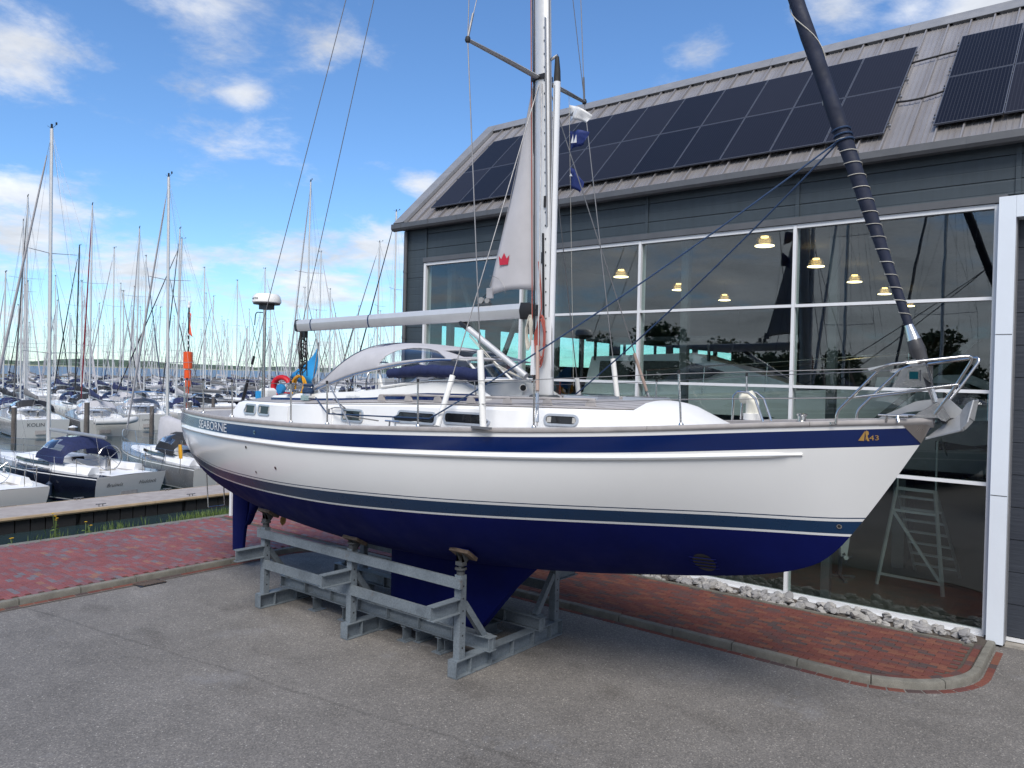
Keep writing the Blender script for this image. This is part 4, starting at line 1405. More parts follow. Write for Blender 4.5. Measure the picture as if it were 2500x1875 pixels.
def port_light(s0, s1, z0, z1, r, sl0=0.0, sl1=0.0):
    def outline(m_):
        P = []
        for cx, cz, a0, sl in ((s1 - r, z1 - r, 0, -sl1), (s0 + r, z1 - r, 90, sl0), (s0 + r, z0 + r, 180, 0), (s1 - r, z0 + r, 270, 0)):
            for q in range(5):
                a = R(a0 + 22.5 * q)
                P.append((cx + sl + (r + m_) * math.cos(a), cz + (r + m_) * math.sin(a)))
        return P
    for sd in (1, -1):
        b = MB()
        o, i_ = outline(.028), outline(0)
        n = len(o)
        b.loft([[tp(s, z, .0, sd) for s, z in o], [tp(s, z, .020, sd) for s, z in o], [tp(s, z, .020, sd) for s, z in i_], [tp(s, z, .004, sd) for s, z in i_]], True)
        fr = b.build('window', WINFR, trunk, 35)
        g = MB()
        cs_, cz_ = sum(q[0] for q in i_) / n, sum(q[1] for q in i_) / n
        g.loft([[tp(cs_ + (s - cs_) * k_, cz_ + (z - cz_) * k_, .008, sd) for s, z in i_] for k_ in (1.0, .8, .6, .4, .2, .01)], True)
        g.build('pane', WINDARK, fr)
        c = MB()
        for u0, u1 in ((.0, .2), (.84, 1.0)) if s1 - s0 < .6 else ((.0, .0),):
            if u1 > u0:
                c.add([tp(s0 + (s1 - s0) * u0 + .01, z0 + .012, .009, sd), tp(s0 + (s1 - s0) * u1 - .01, z0 + .012, .009, sd), tp(s0 + (s1 - s0) * u1 - .01, z1 - .012, .009, sd), tp(s0 + (s1 - s0) * u0 + .01, z1 - .012, .009, sd)], [(0, 1, 2, 3)])
        if c.v:
            c.build('curtain', mat('curtain_grey', (.42, .42, .41), .9), fr)
port_light(-2.47, -2.10, 3.395, 3.525, .04, .05, 0)
port_light(-1.99, -1.64, 3.40, 3.53, .04, 0, -.02)
port_light(.36, .80, 3.425, 3.565, .035)
port_light(1.48, 2.26, 3.475, 3.60, .04, .10, 0)
port_light(2.44, 3.14, 3.505, 3.625, .04, 0, .08)
port_light(3.95, 4.34, 3.565, 3.66, .045)
# angled side lockers beside the cockpit
for sd in (1, -1):
    MB().loft([[(s, -sd * (tb(s) + d), z) for d, z in ((.0, zd(s)), (w, zd(s)), (w * .6, 3.60), (-.05, 3.62))] for s, w in ((-.98, .02), (-.80, .10), (-.10, .12), (.12, .02))], True, False, True).build('side_locker', DECKW, trunk, 25)
    MB().loft([[(s, -sd * (tb(s) + d), z) for d, z in ((.0, zd(s)), (w, zd(s)), (w * .5, 3.56), (-.05, 3.58))] for s, w in ((-1.62, .005), (-1.35, .05), (-1.02, .05))], True, False, True).build('side_step', DECKW, trunk, 25)
# hand rails of teak along the trunk
for sd in (1, -1):
    hr = MB()
    pts = [(s, -sd * (tb(s) - .22), f_t(s) + .105) for s in [.95 + .1 * i for i in range(36)]]
    hr.tube([(pts[0][0], pts[0][1], pts[0][2] - .05)] + pts + [(pts[-1][0], pts[-1][1], pts[-1][2] - .05)], .017, 8)
    h_ = hr.build('hand_rail', RAILT, trunk, 40)
    for k in range(7):
        s = .98 + .57 * k
        MB().loft([[(s + dx * q, -sd * (tb(s) - .22) + dy, f_t(s) + .02 + (.085 if q < 1 else 0)) for dx, dy in ((-.08, -.015), (.08, -.015), (.08, .015), (-.08, .015))] for q in (1.0, .55)], True, False, True).build('rail_foot', RAILT, h_)
# edging of the trunk roof
for sd in (1, -1):
    MB().tube([(s, -sd * (tb(s) - .10), f_t(s) + .002) for s in [-.7 + .15 * i for i in range(39)]], [(.035, .012)] * 39, 6).build('roof_edging', RAILT, trunk, 40)

# ---- cockpit coaming, windscreen and spray hood
f_c = spl([(-2.1, 3.70), (-1.3, 3.765), (0, 3.835), (.8, 3.91), (1.5, 4.0), (1.9, 4.05), (2.35, 4.04), (2.75, 3.86)])
rings = []
for i in range(26):
    s = -2.1 + 4.85 * i / 25
    w = 1.04 - .10 * sm(1.9, 2.75, s)
    z0, z1 = f_t(s) - .02, f_c(s)
    zb0, zb1 = z0 + .035, z0 + .035 + .055 + .07 * sm(.4, 1.9, s)
    zb1 = min(zb1, z1 - .01)
    zb0 = min(zb0, zb1 - .005)
    half = [(w, z0), (w, zb0), (w - .005, zb1), (w - .03, z1 - .02), (w - .06, z1), (w - .16, z1), (w - .22, max(z0, z1 - .22)), (0, max(z0, z1 - .22))]
    rings.append([(s, -y, z) for y, z in half] + [(s, y, z) for y, z in reversed(half[:-1])])
cm = MB()
cm.loft(rings, False, cap=True, mis=[0, 1, 0, 0, 0, 0, 0, 0, 0, 0, 0, 0, 1, 0])
coam = cm.build('cockpit_coaming', [WHITE, NAVY], Y, 30)
text_on('Hallberg-Rassy', .055, lambda x, y: Vector((-.05 + x, -1.046, 3.735 + y + x * .05)), WINFR, coam, 'maker_lettering', shear=.3)
ws = MB()
f_l = spl([(-1.05, 3.80), (-.3, 4.0), (.1, 4.11), (.7, 4.21), (1.3, 4.30), (2.0, 4.36), (2.2, 4.36)])
scr = thing_parent = None
def wpt(s, t, z):
    return Vector((s, -t, z))
base = [(.75, 1.0, 3.93), (1.9, .97, 4.07), (2.42, .55, 4.07), (2.5, 0, 4.08), (2.42, -.55, 4.07), (1.9, -.97, 4.07), (.75, -1.0, 3.93)]
topw = [(.62, .96, 4.20), (1.42, .92, 4.34), (2.02, .50, 4.37), (2.10, 0, 4.38), (2.02, -.50, 4.37), (1.42, -.92, 4.34), (.62, -.96, 4.20)]
frm = MB()
frm.tube([wpt(*p) for p in topw], .022, 6)
frm.tube([wpt(*p) for p in base], .022, 6)
for p, q in zip(base, topw):
    frm.tube([wpt(*p), wpt(*q)], .020, 6)
wsc = frm.build('windscreen', WHITE, Y, 40)
for i in range(6):
    MB().add([wpt(*base[i]), wpt(*base[i + 1]), wpt(*topw[i + 1]), wpt(*topw[i])], [(0, 1, 2, 3)]).build('pane', CLEAR, wsc)
# spray hood cloth: an arch open aft, its sides swept down to the coaming
f_cr = spl([(-1.05, 4.50), (-.3, 4.60), (.3, 4.63), (.60, 4.635), (1.1, 4.60), (1.6, 4.54), (1.95, 4.45), (2.15, 4.38)])
def hood(s, u, off=0.0):
    """u: 0 lower edge starboard .. 1 lower edge port"""
    a = math.pi * u
    ca, sa = math.cos(a), max(0.0, math.sin(a))
    w = 1.02 - .08 * sm(1.3, 2.15, s)
    y = -w * math.copysign(abs(ca) ** .75, ca)
    z = f_l(s) + (f_cr(s) - f_l(s) + off) * sa ** .8
    return Vector((s, y * (1 + off * .5), z))
def aft(u):
    return -1.05 + 1.30 * max(0.0, math.sin(math.pi * u)) ** .55
rings = []
for i in range(79):
    rings.append([hood(aft(k / 72) + (2.15 - aft(k / 72)) * i / 78, k / 72) for k in range(73)])
hd = MB()
hd.loft(rings, False)
fs, wf = [], []
def lens(s):
    return .025, .025 + .27 * max(0.0, math.sin(math.pi * min(1, max(0, (s - .72) / 1.30)))) ** .6
for idx, f in enumerate(hd.f):
    i, k = idx // 72, idx % 72
    u = (k + .5) / 72
    s = aft(u) + (2.15 - aft(u)) * (i + .5) / 78
    if (.72 < s < 2.02) and (lens(s)[0] < u < lens(s)[1] or lens(s)[0] < 1 - u < lens(s)[1]):
        wf.append(f)
    elif 1.72 < s < 2.08 and .3 < u < .7:
        wf.append(f)
    else:
        fs.append(f)
hv = hd.v
hood_o = MB(); hood_o.v = hv; hood_o.f = fs; hood_o.m = [0] * len(fs)
sh = hood_o.build('spray_hood', CANVASG, Y, 60)
sol = sh.modifiers.new('cloth', 'SOLIDIFY'); sol.thickness = .008
hw = MB(); hw.v = hv; hw.f = wf; hw.m = [0] * len(wf)
hw.build('hood_window', CLEAR, sh, 60)
MB().tube([hood(s, 0) + Vector((0, -.008, -.01)) for s in [-1.05 + .16 * i for i in range(21)]], .016, 6).build('hood_frame', STEEL, sh, 40)
MB().tube([hood(aft(k / 24) + .02, k / 24, .012) for k in range(25)], .013, 6).build('hood_hoop', STEEL, sh, 40)
b = MB()
b.loft([[hood(aft(k / 24) + s, k / 24, .010) for k in range(7, 18)] for s in (.05, .15, .25, .32)], False)
b.build('hood_patch', CANVASB, sh, 60)
# folded navy cover along the windscreen
pts, rs = [], []
for i in range(19):
    u = i / 18
    pts.append((.92 + 1.85 * u, -1.02 + .05 * math.sin(u * 9) * .3, 4.135 + .055 * math.sin(u * math.pi) + .008 * math.sin(u * 40)))
    rs.append((.045 + .055 * math.sin(min(1, u * 1.8 + .25) * math.pi / 2) + .006 * math.sin(u * 31), .05 + .04 * math.sin(min(1, u * 2 + .3) * math.pi / 2)))
MB().tube(pts, rs, 12).build('folded_cover', CANVASB, Y, 70)
MB().tube([(1.75, -.6, 3.85), (1.75, -.98, 3.85), (1.75, -1.0, 4.05), (2.6, -.97, 4.09), (2.62, -.95, 3.85), (2.62, -.6, 3.85)], .014, 8).build('deck_step', STEEL, Y, 40)
MB().tube([(2.05, -.92, 3.86), (2.05, -.98, 4.07)], .014, 8).build('deck_step', STEEL, Y, 40)
# steering wheel in the cockpit
wh = MB()
wh.tube([(-.35, .38 * math.cos(a), 3.95 + .38 * math.sin(a)) for a in [2 * math.pi * k / 28 for k in range(28)]], .014, 6, closed=True)
for k in range(6):
    a = math.pi * k / 3
    wh.cyl((-.35, 0, 3.95), (-.35, .38 * math.cos(a), 3.95 + .38 * math.sin(a)), .008, n=5)
wh.build('steering_wheel', STEEL, Y, 40)
MB().bar((-.25, 0, 3.5), (-.28, 0, 4.05), .22, .18, up=(1, 0, 0)).build('wheel_pedestal', WHITE, Y)
# hatches, ventilators, winches
for (s, y, w_) in ((.7, 0, .5), (3.9, .0, .55), (4.75, .0, .45), (-1.9, .0, .5)):
    z = f_t(s) + .11
    h_ = MB().box((s, y, z), (w_, w_, .05)).build('deck_hatch', WINFR, trunk)
    MB().box((s, y, z + .028), (w_ - .06, w_ - .06, .012)).build('pane', WINGREY, h_)
MB().box((-1.75, -.35, 3.705), (1.15, .75, .05)).build('sliding_hatch', mat('smoke_acrylic', (.03, .045, .075), .12), trunk)
def cowl(name, s, y, z, r, parent, yaw):
    d = Vector((math.cos(yaw), math.sin(yaw), 0))
    o = Vector((s, y, z))
    b = MB()
    b.tube([o, o + Vector((0, 0, r * 1.0)), o + Vector((0, 0, r * 1.8)) + d * r * .25, o + Vector((0, 0, r * 2.3)) + d * r * .9, o + Vector((0, 0, r * 2.35)) + d * r * 1.7], [r * .8, r * .8, r * .95, r * 1.05, r * 1.2], 14)
    c = b.build(name, WHITE, parent, 50)
    p = o + Vector((0, 0, r * 2.35)) + d * r * 1.72
    MB().tube([p, p + d * .006], [r * .95] * 2, 14).build('mouth', BLACK, c)
    return c
MB().lathe([(.17, 0), (.16, .09), (.13, .10)], (1.55, -.62, 3.79), 4).build('dorade_box', WHITE, trunk, 20)
cowl('ventilator', 1.62, -.55, 3.90, .05, trunk, 2.6)
cowl('ventilator', 2.35, .5, 3.85, .05, trunk, -1.2)
v_ = MB()
v_.tube([(6.28, -.28, 3.76), (6.28, -.28, 3.90), (6.24, -.28, 3.97), (6.14, -.28, 3.955)], [.075, .075, .085, .06], 14)
v_.build('ventilator', mat('vent_white', (.78, .76, .66), .4), Y, 50)
MB().lathe([(.10, 0), (.10, .07), (.085, .075)], (6.28, -.28, 3.71), 16).build('ventilator_base', WHITE, Y, 40)
for y in (-.42, -.16):
    MB().tube([(6.10, y, 3.70), (6.11, y, 3.98), (6.16, y, 4.03), (6.28, y, 4.02), (6.36, y, 3.96), (6.46, y, 3.70)], .014, 8).build('vent_guard', STEEL, Y, 40)
MB().tube([(6.16, -.42, 4.03), (6.16, -.16, 4.03)], .012, 8).build('vent_guard', STEEL, Y, 40)
def winch(s, y, z, r, m_=STEEL, rope=None):
    w = MB().lathe([(r * 1.15, 0), (r * 1.1, r * .35), (r * .75, r * .5), (r * .72, r * 1.3), (r * .95, r * 1.5), (r * .95, r * 1.75), (r * .5, r * 1.85)], (s, y, z), 18).build('winch', m_, Y, 35)
    if rope:
        for k in range(7):
            MB().tube([(s + r * (.95 + .12 * math.sin(k)) * math.cos(2*math.pi*j/18), y + r * (.95 + .12 * math.sin(k)) * math.sin(2*math.pi*j/18), z + r * .45 + k * .022 + .004 * math.sin(j)) for j in range(18)], .014, 5, closed=True).build('rope_turn', rope, w, 50)
    return w
winch(-1.55, -1.02, 3.78, .085)
winch(-1.02, -1.05, 3.74, .085, STEEL, ROPEB)
winch(-2.0, -.6, 3.70, .06)
winch(6.85, -.3, 3.70, .06)
MB().box((-.98, -1.05, 3.70), (.22, .2, .08)).build('winch_base', STEEL, Y)
for (s, y, rz) in ((7.75, -.22, .35), (7.75, .22, -.35), (1.9, -1.83, .06), (-4.6, -1.05, -.3), (2.0, 1.8, 0)):
    z = f_rail(s) + (.005 if abs(y) > 1 else -.02)
    c = MB().tube([(s - .14, y, z + .055), (s + .14, y + math.tan(rz) * .1, z + .055)], .012, 8).build('cleat', STEEL, Y, 40)
    for dx in (-.05, .05):
        MB().cyl((s + dx * 1.2, y, z - .01), (s + dx * .9, y + dx * math.tan(rz), z + .055), .012, n=8).build('cleat_foot', STEEL, c, 40)
# mast, spreaders, pole
def mr(z):
    return 3.03 - .225 * (z - 3.9) / 5.7 - (.0)
def mast_x(z):
    return 3.10 - .038 * (z - 3.9)
rings = []
for z in (3.86, 4.6, 6, 8, 10, 13, 16, 18.5, 20.5):
    sc = 1 if z < 16 else 1 - .3 * (z - 16) / 4.5
    rings.append([(mast_x(z) + .150 * sc * math.cos(a), .092 * sc * math.sin(a) * (1.0 if math.cos(a) > -.6 else .85), z) for a in [2 * math.pi * k / 24 for k in range(24)]])
MB().loft(rings, True, False, True).build('mast', ALU, Y, 50)
mast = Y.children[-1]
MB().lathe([(.24, 0), (.22, .05), (.18, .07)], (3.10, 0, 3.82), 20).build('mast_collar', DGREY, mast, 30)
MB().bar((mast_x(4.1) - .158, 0, 4.1), (mast_x(19) - .158, 0, 19), .022, .03, up=(1, 0, 0)).build('luff_slot', BLACK, mast)
for k in range(26):
    z = 4.6 + k * .19
    MB().box((mast_x(z) + .09, -.078, z), (.012, .012, .022)).build('track_bolt', BLACK, mast)
MB().bar((mast_x(4.9) + .06, -.094, 4.9), (mast_x(6.2) + .06, -.094, 6.2), .03, .02, up=(1, 0, 0)).build('track', BLACK, mast)
MB().bar((mast_x(6.2) + .11, -.074, 6.3), (mast_x(9.3) + .11, -.074, 9.3), .035, .014, up=(1, 0, 0)).build('pole_track', ALUD, mast)
for (z, w, dz) in ((8.52, 1.40, .06), (13.5, 1.15, .05)):
    x = mast_x(z)
    for sd in (1, -1):
        sp_ = MB().tube([(x - .02, -sd * .08, z - dz), (x - .10, -sd * w * .5, z), (x - .20, -sd * w, z + dz)], [(.055, .026), (.05, .024), (.035, .02)], 10).build('spreader', ALUD, mast, 40)
        MB().lathe([(.03, -.03), (.04, 0), (.03, .04)], (x - .20, -sd * w, z + dz), 10).build('spreader_tip', RUBBER, sp_, 40)
    MB().box((x - .01, 0, z - dz), (.24, .21, .07)).build('spreader_root', BLACK, mast)
for (z0, z1, dx, m_) in ((5.05, 7.3, -.02, BLACK), (5.8, 6.15, .05, BLACK), (6.6, 6.85, .10, RUBBER)):
    MB().box((mast_x((z0 + z1) / 2) + dx, -.093, z0 + .05), (.035, .02, .16)).build('halyard_exit', m_, mast)
MB().lathe([(.045, 0), (.045, .05), (.03, .06), (.03, .11), (.045, .13)], (0, 0, 0), 14, axis='Y').build('mast_winch', STEEL, mast, 40)
mast.children[-1].location = (mast_x(4.75) - .03, -.22, 4.75)
MB().box((mast_x(4.35) - .10, -.13, 4.42), (.06, .05, .5)).build('mast_locker', FRAMEW, mast)
MB().tube([(mast_x(8.75) + .27, 0, 4.02), (mast_x(8.75) + .27, 0, 8.36)], .052, 14).build('whisker_pole', FRAMEW, mast, 40)
MB().tube([(mast_x(8.75) + .27, 0, 8.36), (mast_x(8.75) + .27, 0, 8.52), (mast_x(8.75) + .26, 0, 8.72)], [.053, .045, .03], 12).build('pole_end', RUBBER, mast, 40)
MB().tube([(mast_x(8.75) + .27, 0, 3.88), (mast_x(8.75) + .27, 0, 4.03)], [.04, .05], 12).build('pole_end', RUBBER, mast, 40)
MB().tube([(mast_x(8.7) + .12, 0, 8.7), (mast_x(8.7) + .27, 0, 8.74)], .02, 8).build('pole_bracket', STEEL, mast, 40)
for dy in (-.02, .015):
    MB().bar((mast_x(8.75) + .27, -.052, 5.0), (mast_x(8.75) + .27, -.052, 8.3), .008, .006, up=(1, 0, 0)).build('pole_groove', BLACK, mast) if dy < 0 else None
# boom, vang, sheet
bo = MB()
rings = []
for u in (0, 1):
    x, z = -2.78 + 5.48 * u, 5.015 + .10 * u
    rings.append([(x, yy, z + zz) for yy, zz in ((-.035, -.115), (.035, -.115), (.062, -.06), (.075, .02), (.06, .085), (.03, .105), (-.03, .105), (-.06, .085), (-.075, .02), (-.062, -.06))])
bo.loft(rings, True, False, True)
boom = bo.build('boom', ALU, Y, 20)
MB().loft([[(x, yy * k, z + zz * k) for yy, zz in ((-.05, -.12), (.05, -.12), (.08, 0), (.05, .11), (-.05, .11), (-.08, 0))] for x, z, k in ((2.66, 5.113, 1.06), (2.80, 5.115, 1.0), (2.93, 5.11, .55))], True, False, True).build('gooseneck', BLACK, boom, 30)
MB().loft([[(x, yy * k, z + zz * k) for yy, zz in ((-.05, -.12), (.05, -.12), (.08, 0), (.05, .11), (-.05, .11), (-.08, 0))] for x, z, k in ((-2.76, 5.015, 1.04), (-2.84, 5.015, .9), (-2.88, 5.03, .4))], True, False, True).build('boom_end', BLACK, boom, 30)
for x in (-2.35, -.72):
    MB().loft([[(xx, yy * 1.05, 5.015 + .10 * (x + 2.78) / 5.48 + zz * 1.04) for yy, zz in ((-.035, -.115), (.035, -.115), (.062, -.06), (.075, .02), (.06, .085), (.03, .105), (-.03, .105), (-.06, .085), (-.075, .02), (-.062, -.06))] for xx in (x, x + .03)], True, False, True).build('rope_lashing', ROPEB, boom, 30)
car = MB().box((2.02 - .12, 0, 5.235), (.30, .06, .03)).build('outhaul_car', DGREY, boom)
MB().lathe([(.05, -.02), (.05, .02)], (1.85, 0, 5.30), 14, axis='Y').lathe([(.045, -.02), (.045, .02)], (1.98, 0, 5.29), 14, axis='Y').build('sheave', mat('sheave_grey', (.30, .30, .30), .4), car, 30)
for dx in (0, .07):
    MB().tube([(1.86 + dx, 0, 5.33), (2.02 + dx * .4, 0, 5.44)], .007, 5).build('outhaul_line', ROPEK, car)
MB().tube([(1.5, 0, 4.93), (2.76, 0, 4.15)], .047, 12).build('kicker', ALU, Y, 40)
kick = Y.children[-1]
MB().tube([(1.40, 0, 5.0), (1.46, 0, 4.96), (1.60, 0, 4.87)], [.025, .05, .052], 12).build('kicker_end', BLACK, kick, 40)
for dz in (.07, .10):
    MB().tube([(1.62, .0, 4.85 - dz), (2.2, -.02, 4.40 - dz * 1.2), (2.74, 0, 4.10)], .008, 5).build('kicker_line', ROPEW, kick)
# rope tackle hanging from the boom end
tk_ = MB()
rr = random.Random(5)
for k in range(9):
    x0 = -2.66 + rr.uniform(-.05, .05)
    y0 = rr.uniform(-.06, .06)
    zb = 3.95 + rr.uniform(0, .35)
    tk_.tube([(x0, y0, 4.88), (x0 + rr.uniform(-.05, .05), y0 + rr.uniform(-.03, .03), 4.55), (x0 + .02 + rr.uniform(-.08, .08), y0, 4.2), (x0 + .03, y0 + .02, zb)], .011, 5)
for k in range(7):
    zc_ = 4.15 + .11 * k
    tk_.tube([(-2.62 + .06 * math.cos(a) + rr.uniform(-.01, .01), .05 * math.sin(a), zc_ + .05 * math.sin(a + k)) for a in [2 * math.pi * j / 12 for j in range(12)]], .011, 5, closed=True)
tk_.build('mainsheet', ROPEK, boom, 50)
MB().box((-2.62, 0, 4.84), (.16, .07, .12)).build('sheet_block', BLACK, boom)
# mainsail set half out of the mast
sv_ = []
nj, ni = 26, 10
for j in range(nj + 1):
    v = j / nj
    zl = 5.40 + 3.02 * v
    xl = mast_x(zl) - .155
    xt = 2.0 + (mast_x(8.42) - .16 - 2.0) * v ** 1.06 + .04 * math.sin(math.pi * v)
    zt_ = 5.36 + 3.06 * v
    row = []
    for i in range(ni + 1):
        u = i / ni
        row.append((xl + (xt - xl) * u, -.05 * math.sin(math.pi * u) * (1 - v) ** .5 + .015 * math.sin(9 * v + 3 * u), zl + (zt_ - zl) * u + .05 * (1 - v) * math.sin(math.pi * u) * (1 if j == 0 else .3)))
    sv_.append(row)
sl = MB()
sl.loft(sv_, False)
sail = sl.build('mainsail', SAILG, Y, 60)
m2 = sail.modifiers.new('cloth', 'SOLIDIFY'); m2.thickness = .004
cr = [(-.11, .10), (-.055, .04), (0, .14), (.055, .04), (.11, .10), (.085, -.06), (-.085, -.06)]
MB().add([(2.33 + x * .95, -.060, 5.86 + z * .9) for x, z in cr], [(0, 1, 2, 3, 4, 5, 6)]).build('sail_emblem', mat('emblem_red', (.50, .02, .05), .7), sail)
for v in (.16,):
    MB().tube([(2.02 + .35 * math.sin(a) , -.058, 5.38 + .28 * math.cos(a)) for a in [R(5 + 17 * k) for k in range(6)]], .003, 4).build('seam', WIRE, sail)
MB().box((2.03, -.01, 5.40), (.12, .03, .16)).build('clew_board', mat('clew_grey', (.36, .36, .38), .6), sail)
MB().tube([(2.03, -.02, 5.50)] + [(2.0 + (mast_x(8.42) - .16 - 2.0) * v ** 1.06 + .04 * math.sin(math.pi * v), -.01, 5.36 + 3.06 * v) for v in [k / 10 for k in range(1, 11)]], .006, 4).build('leech_tape', mat('tape_grey', (.30, .30, .32), .7), sail)
# halyards and coiled tails on the mast
for (x0, y0, x1, z1, m_) in ((-.16, -.08, -.10, 19, ROPEW), (-.14, -.10, -.12, 19.2, ROPER), (-.12, -.09, -.06, 12, ROPEK), (.16, -.03, .14, 19, WIRE)):
    MB().tube([(mast_x(4.2) + x0, y0, 4.15), (mast_x(z1) + x1, y0 * .8, z1)], .0075, 5).build('halyard', m_, mast)
cm_ = MB()
rr = random.Random(11)
for k in range(6):
    w = .055 + .012 * k % .04
    cm_.tube([(mast_x(4.8) + .06 + w * math.cos(a) * .9 + rr.uniform(-.012, .012), -.14 - .015 * k % .05, 4.72 + (.30 + .02 * (k % 3)) * math.sin(a) - .02 * k) for a in [2 * math.pi * j / 16 for j in range(16)]], .011, 5, closed=True)
cm_.tube([(mast_x(5) + .02, -.12, 5.02), (mast_x(5) + .05, -.14, 5.12), (mast_x(5.3) + .02, -.10, 5.35), (mast_x(5.8) - .02, -.1, 5.8)], .011, 5)
cm_.build('rope_coil', ROPER, mast, 50)
cm_ = MB()
for k in range(5):
    cm_.tube([(mast_x(4.8) - .17 + .045 * math.cos(a) + rr.uniform(-.01, .01), -.12 - .01 * k, 4.82 + .22 * math.sin(a) - .02 * k) for a in [2 * math.pi * j / 14 for j in range(14)]], .010, 5, closed=True)
cm_.build('rope_coil', ROPEW, mast, 50)
# standing rigging
def wire(name, a, b, r=.008, m_=WIRE):
    return MB().tube([a, b], r, 6).build(name, m_, Y)
for sd in (1, -1):
    x = mast_x(8.52) - .20
    cp = (3.38, -sd * 1.66, 3.47)
    wire('cap_shroud', cp, (x, -sd * 1.40, 8.58))
    wire('cap_shroud', (x, -sd * 1.40, 8.58), (mast_x(13.5) - .2, -sd * 1.15, 13.55), .007)
    wire('intermediate_shroud', (x, -sd * 1.40, 8.60), (mast_x(13.4), -sd * .09, 13.4), .006)
    wire('turnbuckle', (x, -sd * 1.395, 8.62), (x + .02, -sd * 1.33, 8.95), .016)
    al = (2.62, -sd * 1.70, 3.45)
    alt = (mast_x(8.35), -sd * .09, 8.35)
    wire('aft_lower_shroud', al, alt)
    fl_ = (4.10, -sd * 1.50, 3.55)
    wire('forward_lower_shroud', fl_, (mast_x(8.35) + .05, -sd * .09, 8.35))
    d = (Vector((x, -sd * 1.40, 8.58)) - Vector(cp)); d.normalize()
    MB().tube([Vector(cp) + d * .02, Vector(cp) + d * 1.0], .043, 12).build('shroud_cover', WHITE, Y, 40)
    d = (Vector(alt) - Vector(al)); d.normalize()
    MB().tube([Vector(al) + d * .02, Vector(al) + d * .72], .040, 12).build('shroud_cover', WHITE, Y, 40)
    d = (Vector((mast_x(8.35), -sd * .09, 8.35)) - Vector(fl_)); d.normalize()
    MB().tube([Vector(fl_) + d * .05, Vector(fl_) + d * .42], .02, 8).build('turnbuckle', STEEL, Y, 40)
    MB().tube([Vector(fl_) + d * .45, Vector(fl_) + d * 1.05], .024, 8).build('shroud_cover', mat('old_cover', (.36, .27, .23), .6), Y, 40)
wire('backstay', (-4.0, -.45, 3.36), (mast_x(20.4) - .1, 0, 20.4), .008)
wire('backstay', (-4.0, .55, 3.36), (mast_x(20.4) - .1, .02, 20.4), .008)
d = (Vector((mast_x(20.4) - .1, 0, 20.4)) - Vector((-4.0, -.45, 3.36))).normalized()
MB().tube([Vector((-4.0, -.45, 3.36)) + d * .1, Vector((-4.0, -.45, 3.36)) + d * .62], .032, 10).build('backstay_tensioner', BLACK, Y, 40)
MB().tube([Vector((-4.0, -.45, 3.36)) + d * .95, Vector((-4.0, -.45, 3.36)) + d * 1.12], .026, 10).build('stay_insulator', BLACK, Y, 40)
# forestay with furled headsail under a navy cover, lashed
F0, F1 = Vector((8.10, 0, 4.0)), Vector((mast_x(20.3) + .1, 0, 20.3))
fd = (F1 - F0).normalized()
FL = (F1 - F0).length
wire('forestay', tuple(F0), tuple(F1), .012)
pts, rs = [], []
for i in range(44):
    l = .80 + (FL - 2.0) * i / 43
    r_ = .044 + .040 * sm(.8, 3.0, l) - .035 * sm(8, FL, l)
    pts.append(F0 + fd * l + Vector((.0, .004 * math.sin(i * 2.3), .006 * math.sin(i * 1.7))))
    rs.append(r_ * (1 + .04 * math.sin(i * 2.1)))
fs_ = MB().tube(pts, rs, 14).build('furled_headsail', mat('headsail_cover', (.008, .013, .034), .75, var=.3, scale=3, bump=.5, bscale=25), Y, 60)
sx = fd.cross(Vector((0, 1, 0))).normalized()
def spiral(l0, l1, turns, k0=1.03):
    P = []
    n = int(turns * 14) + 2
    for i in range(n):
        u = i / (n - 1)
        l = l0 + (l1 - l0) * u
        r_ = (.044 + .040 * sm(.8, 3.0, l) - .035 * sm(8, FL, l)) * k0 + .006
        a = 2 * math.pi * turns * u
        P.append(F0 + fd * l + sx * (r_ * math.cos(a)) + Vector((0, r_ * math.sin(a), 0)))
    return P
MB().tube(spiral(.85, 3.05, 15), .0042, 4).build('lashing', ROPEW, fs_)
MB().tube(spiral(3.5, 8.5, 4), .0055, 4).build('lashing', ROPEW, fs_)
MB().tube(spiral(2.95, 3.15, 3), .011, 5).build('lashing', ROPEB, fs_)
fz = MB().tube([F0 + fd * .14, F0 + fd * .38, F0 + fd * .40, F0 + fd * .55, F0 + fd * .56, F0 + fd * .66, F0 + fd * .80], [.035, .035, .065, .080, .082, .07, .045], 16).build('furler_drum', mat('furler_black', (.05, .05, .055), .35), Y, 35)
MB().tube([F0 + fd * .66, F0 + fd * .84], [.073, .042], 16).build('drum_cone', STEEL, fz, 40)
MB().tube([F0 + fd * -.02, F0 + fd * .15], [.034, .034], 12).build('forestay_tube', STEEL, fz, 40)
MB().prism([F0 + fd * .40 + Vector((-.16, -.06, .03)), F0 + fd * .40 + Vector((.02, -.06, .06)), F0 + fd * .12 + Vector((.01, -.06, .06))], (0, .12, 0)).build('drum_guard', STEEL, fz)
# two dark blue sheets from the headsail clew back to the deck
clew = F0 + fd * 3.05
for (e, sg) in (((2.62, -1.72, 3.62), .10), ((2.95, .95, 3.85), .10)):
    P = []
    for i in range(17):
        u = i / 16
        p = clew.lerp(Vector(e), u)
        p.z -= sg * 4 * u * (1 - u)
        P.append(p)
    MB().tube(P, .0105, 6).build('headsail_sheet', ROPEB, Y, 40)
MB().tube([(2.62, -1.72, 3.62), (2.5, -1.73, 3.56), (.4, -1.75, 3.52), (-.55, -1.25, 3.72)], .0115, 6).build('headsail_sheet', ROPEB, Y, 40)
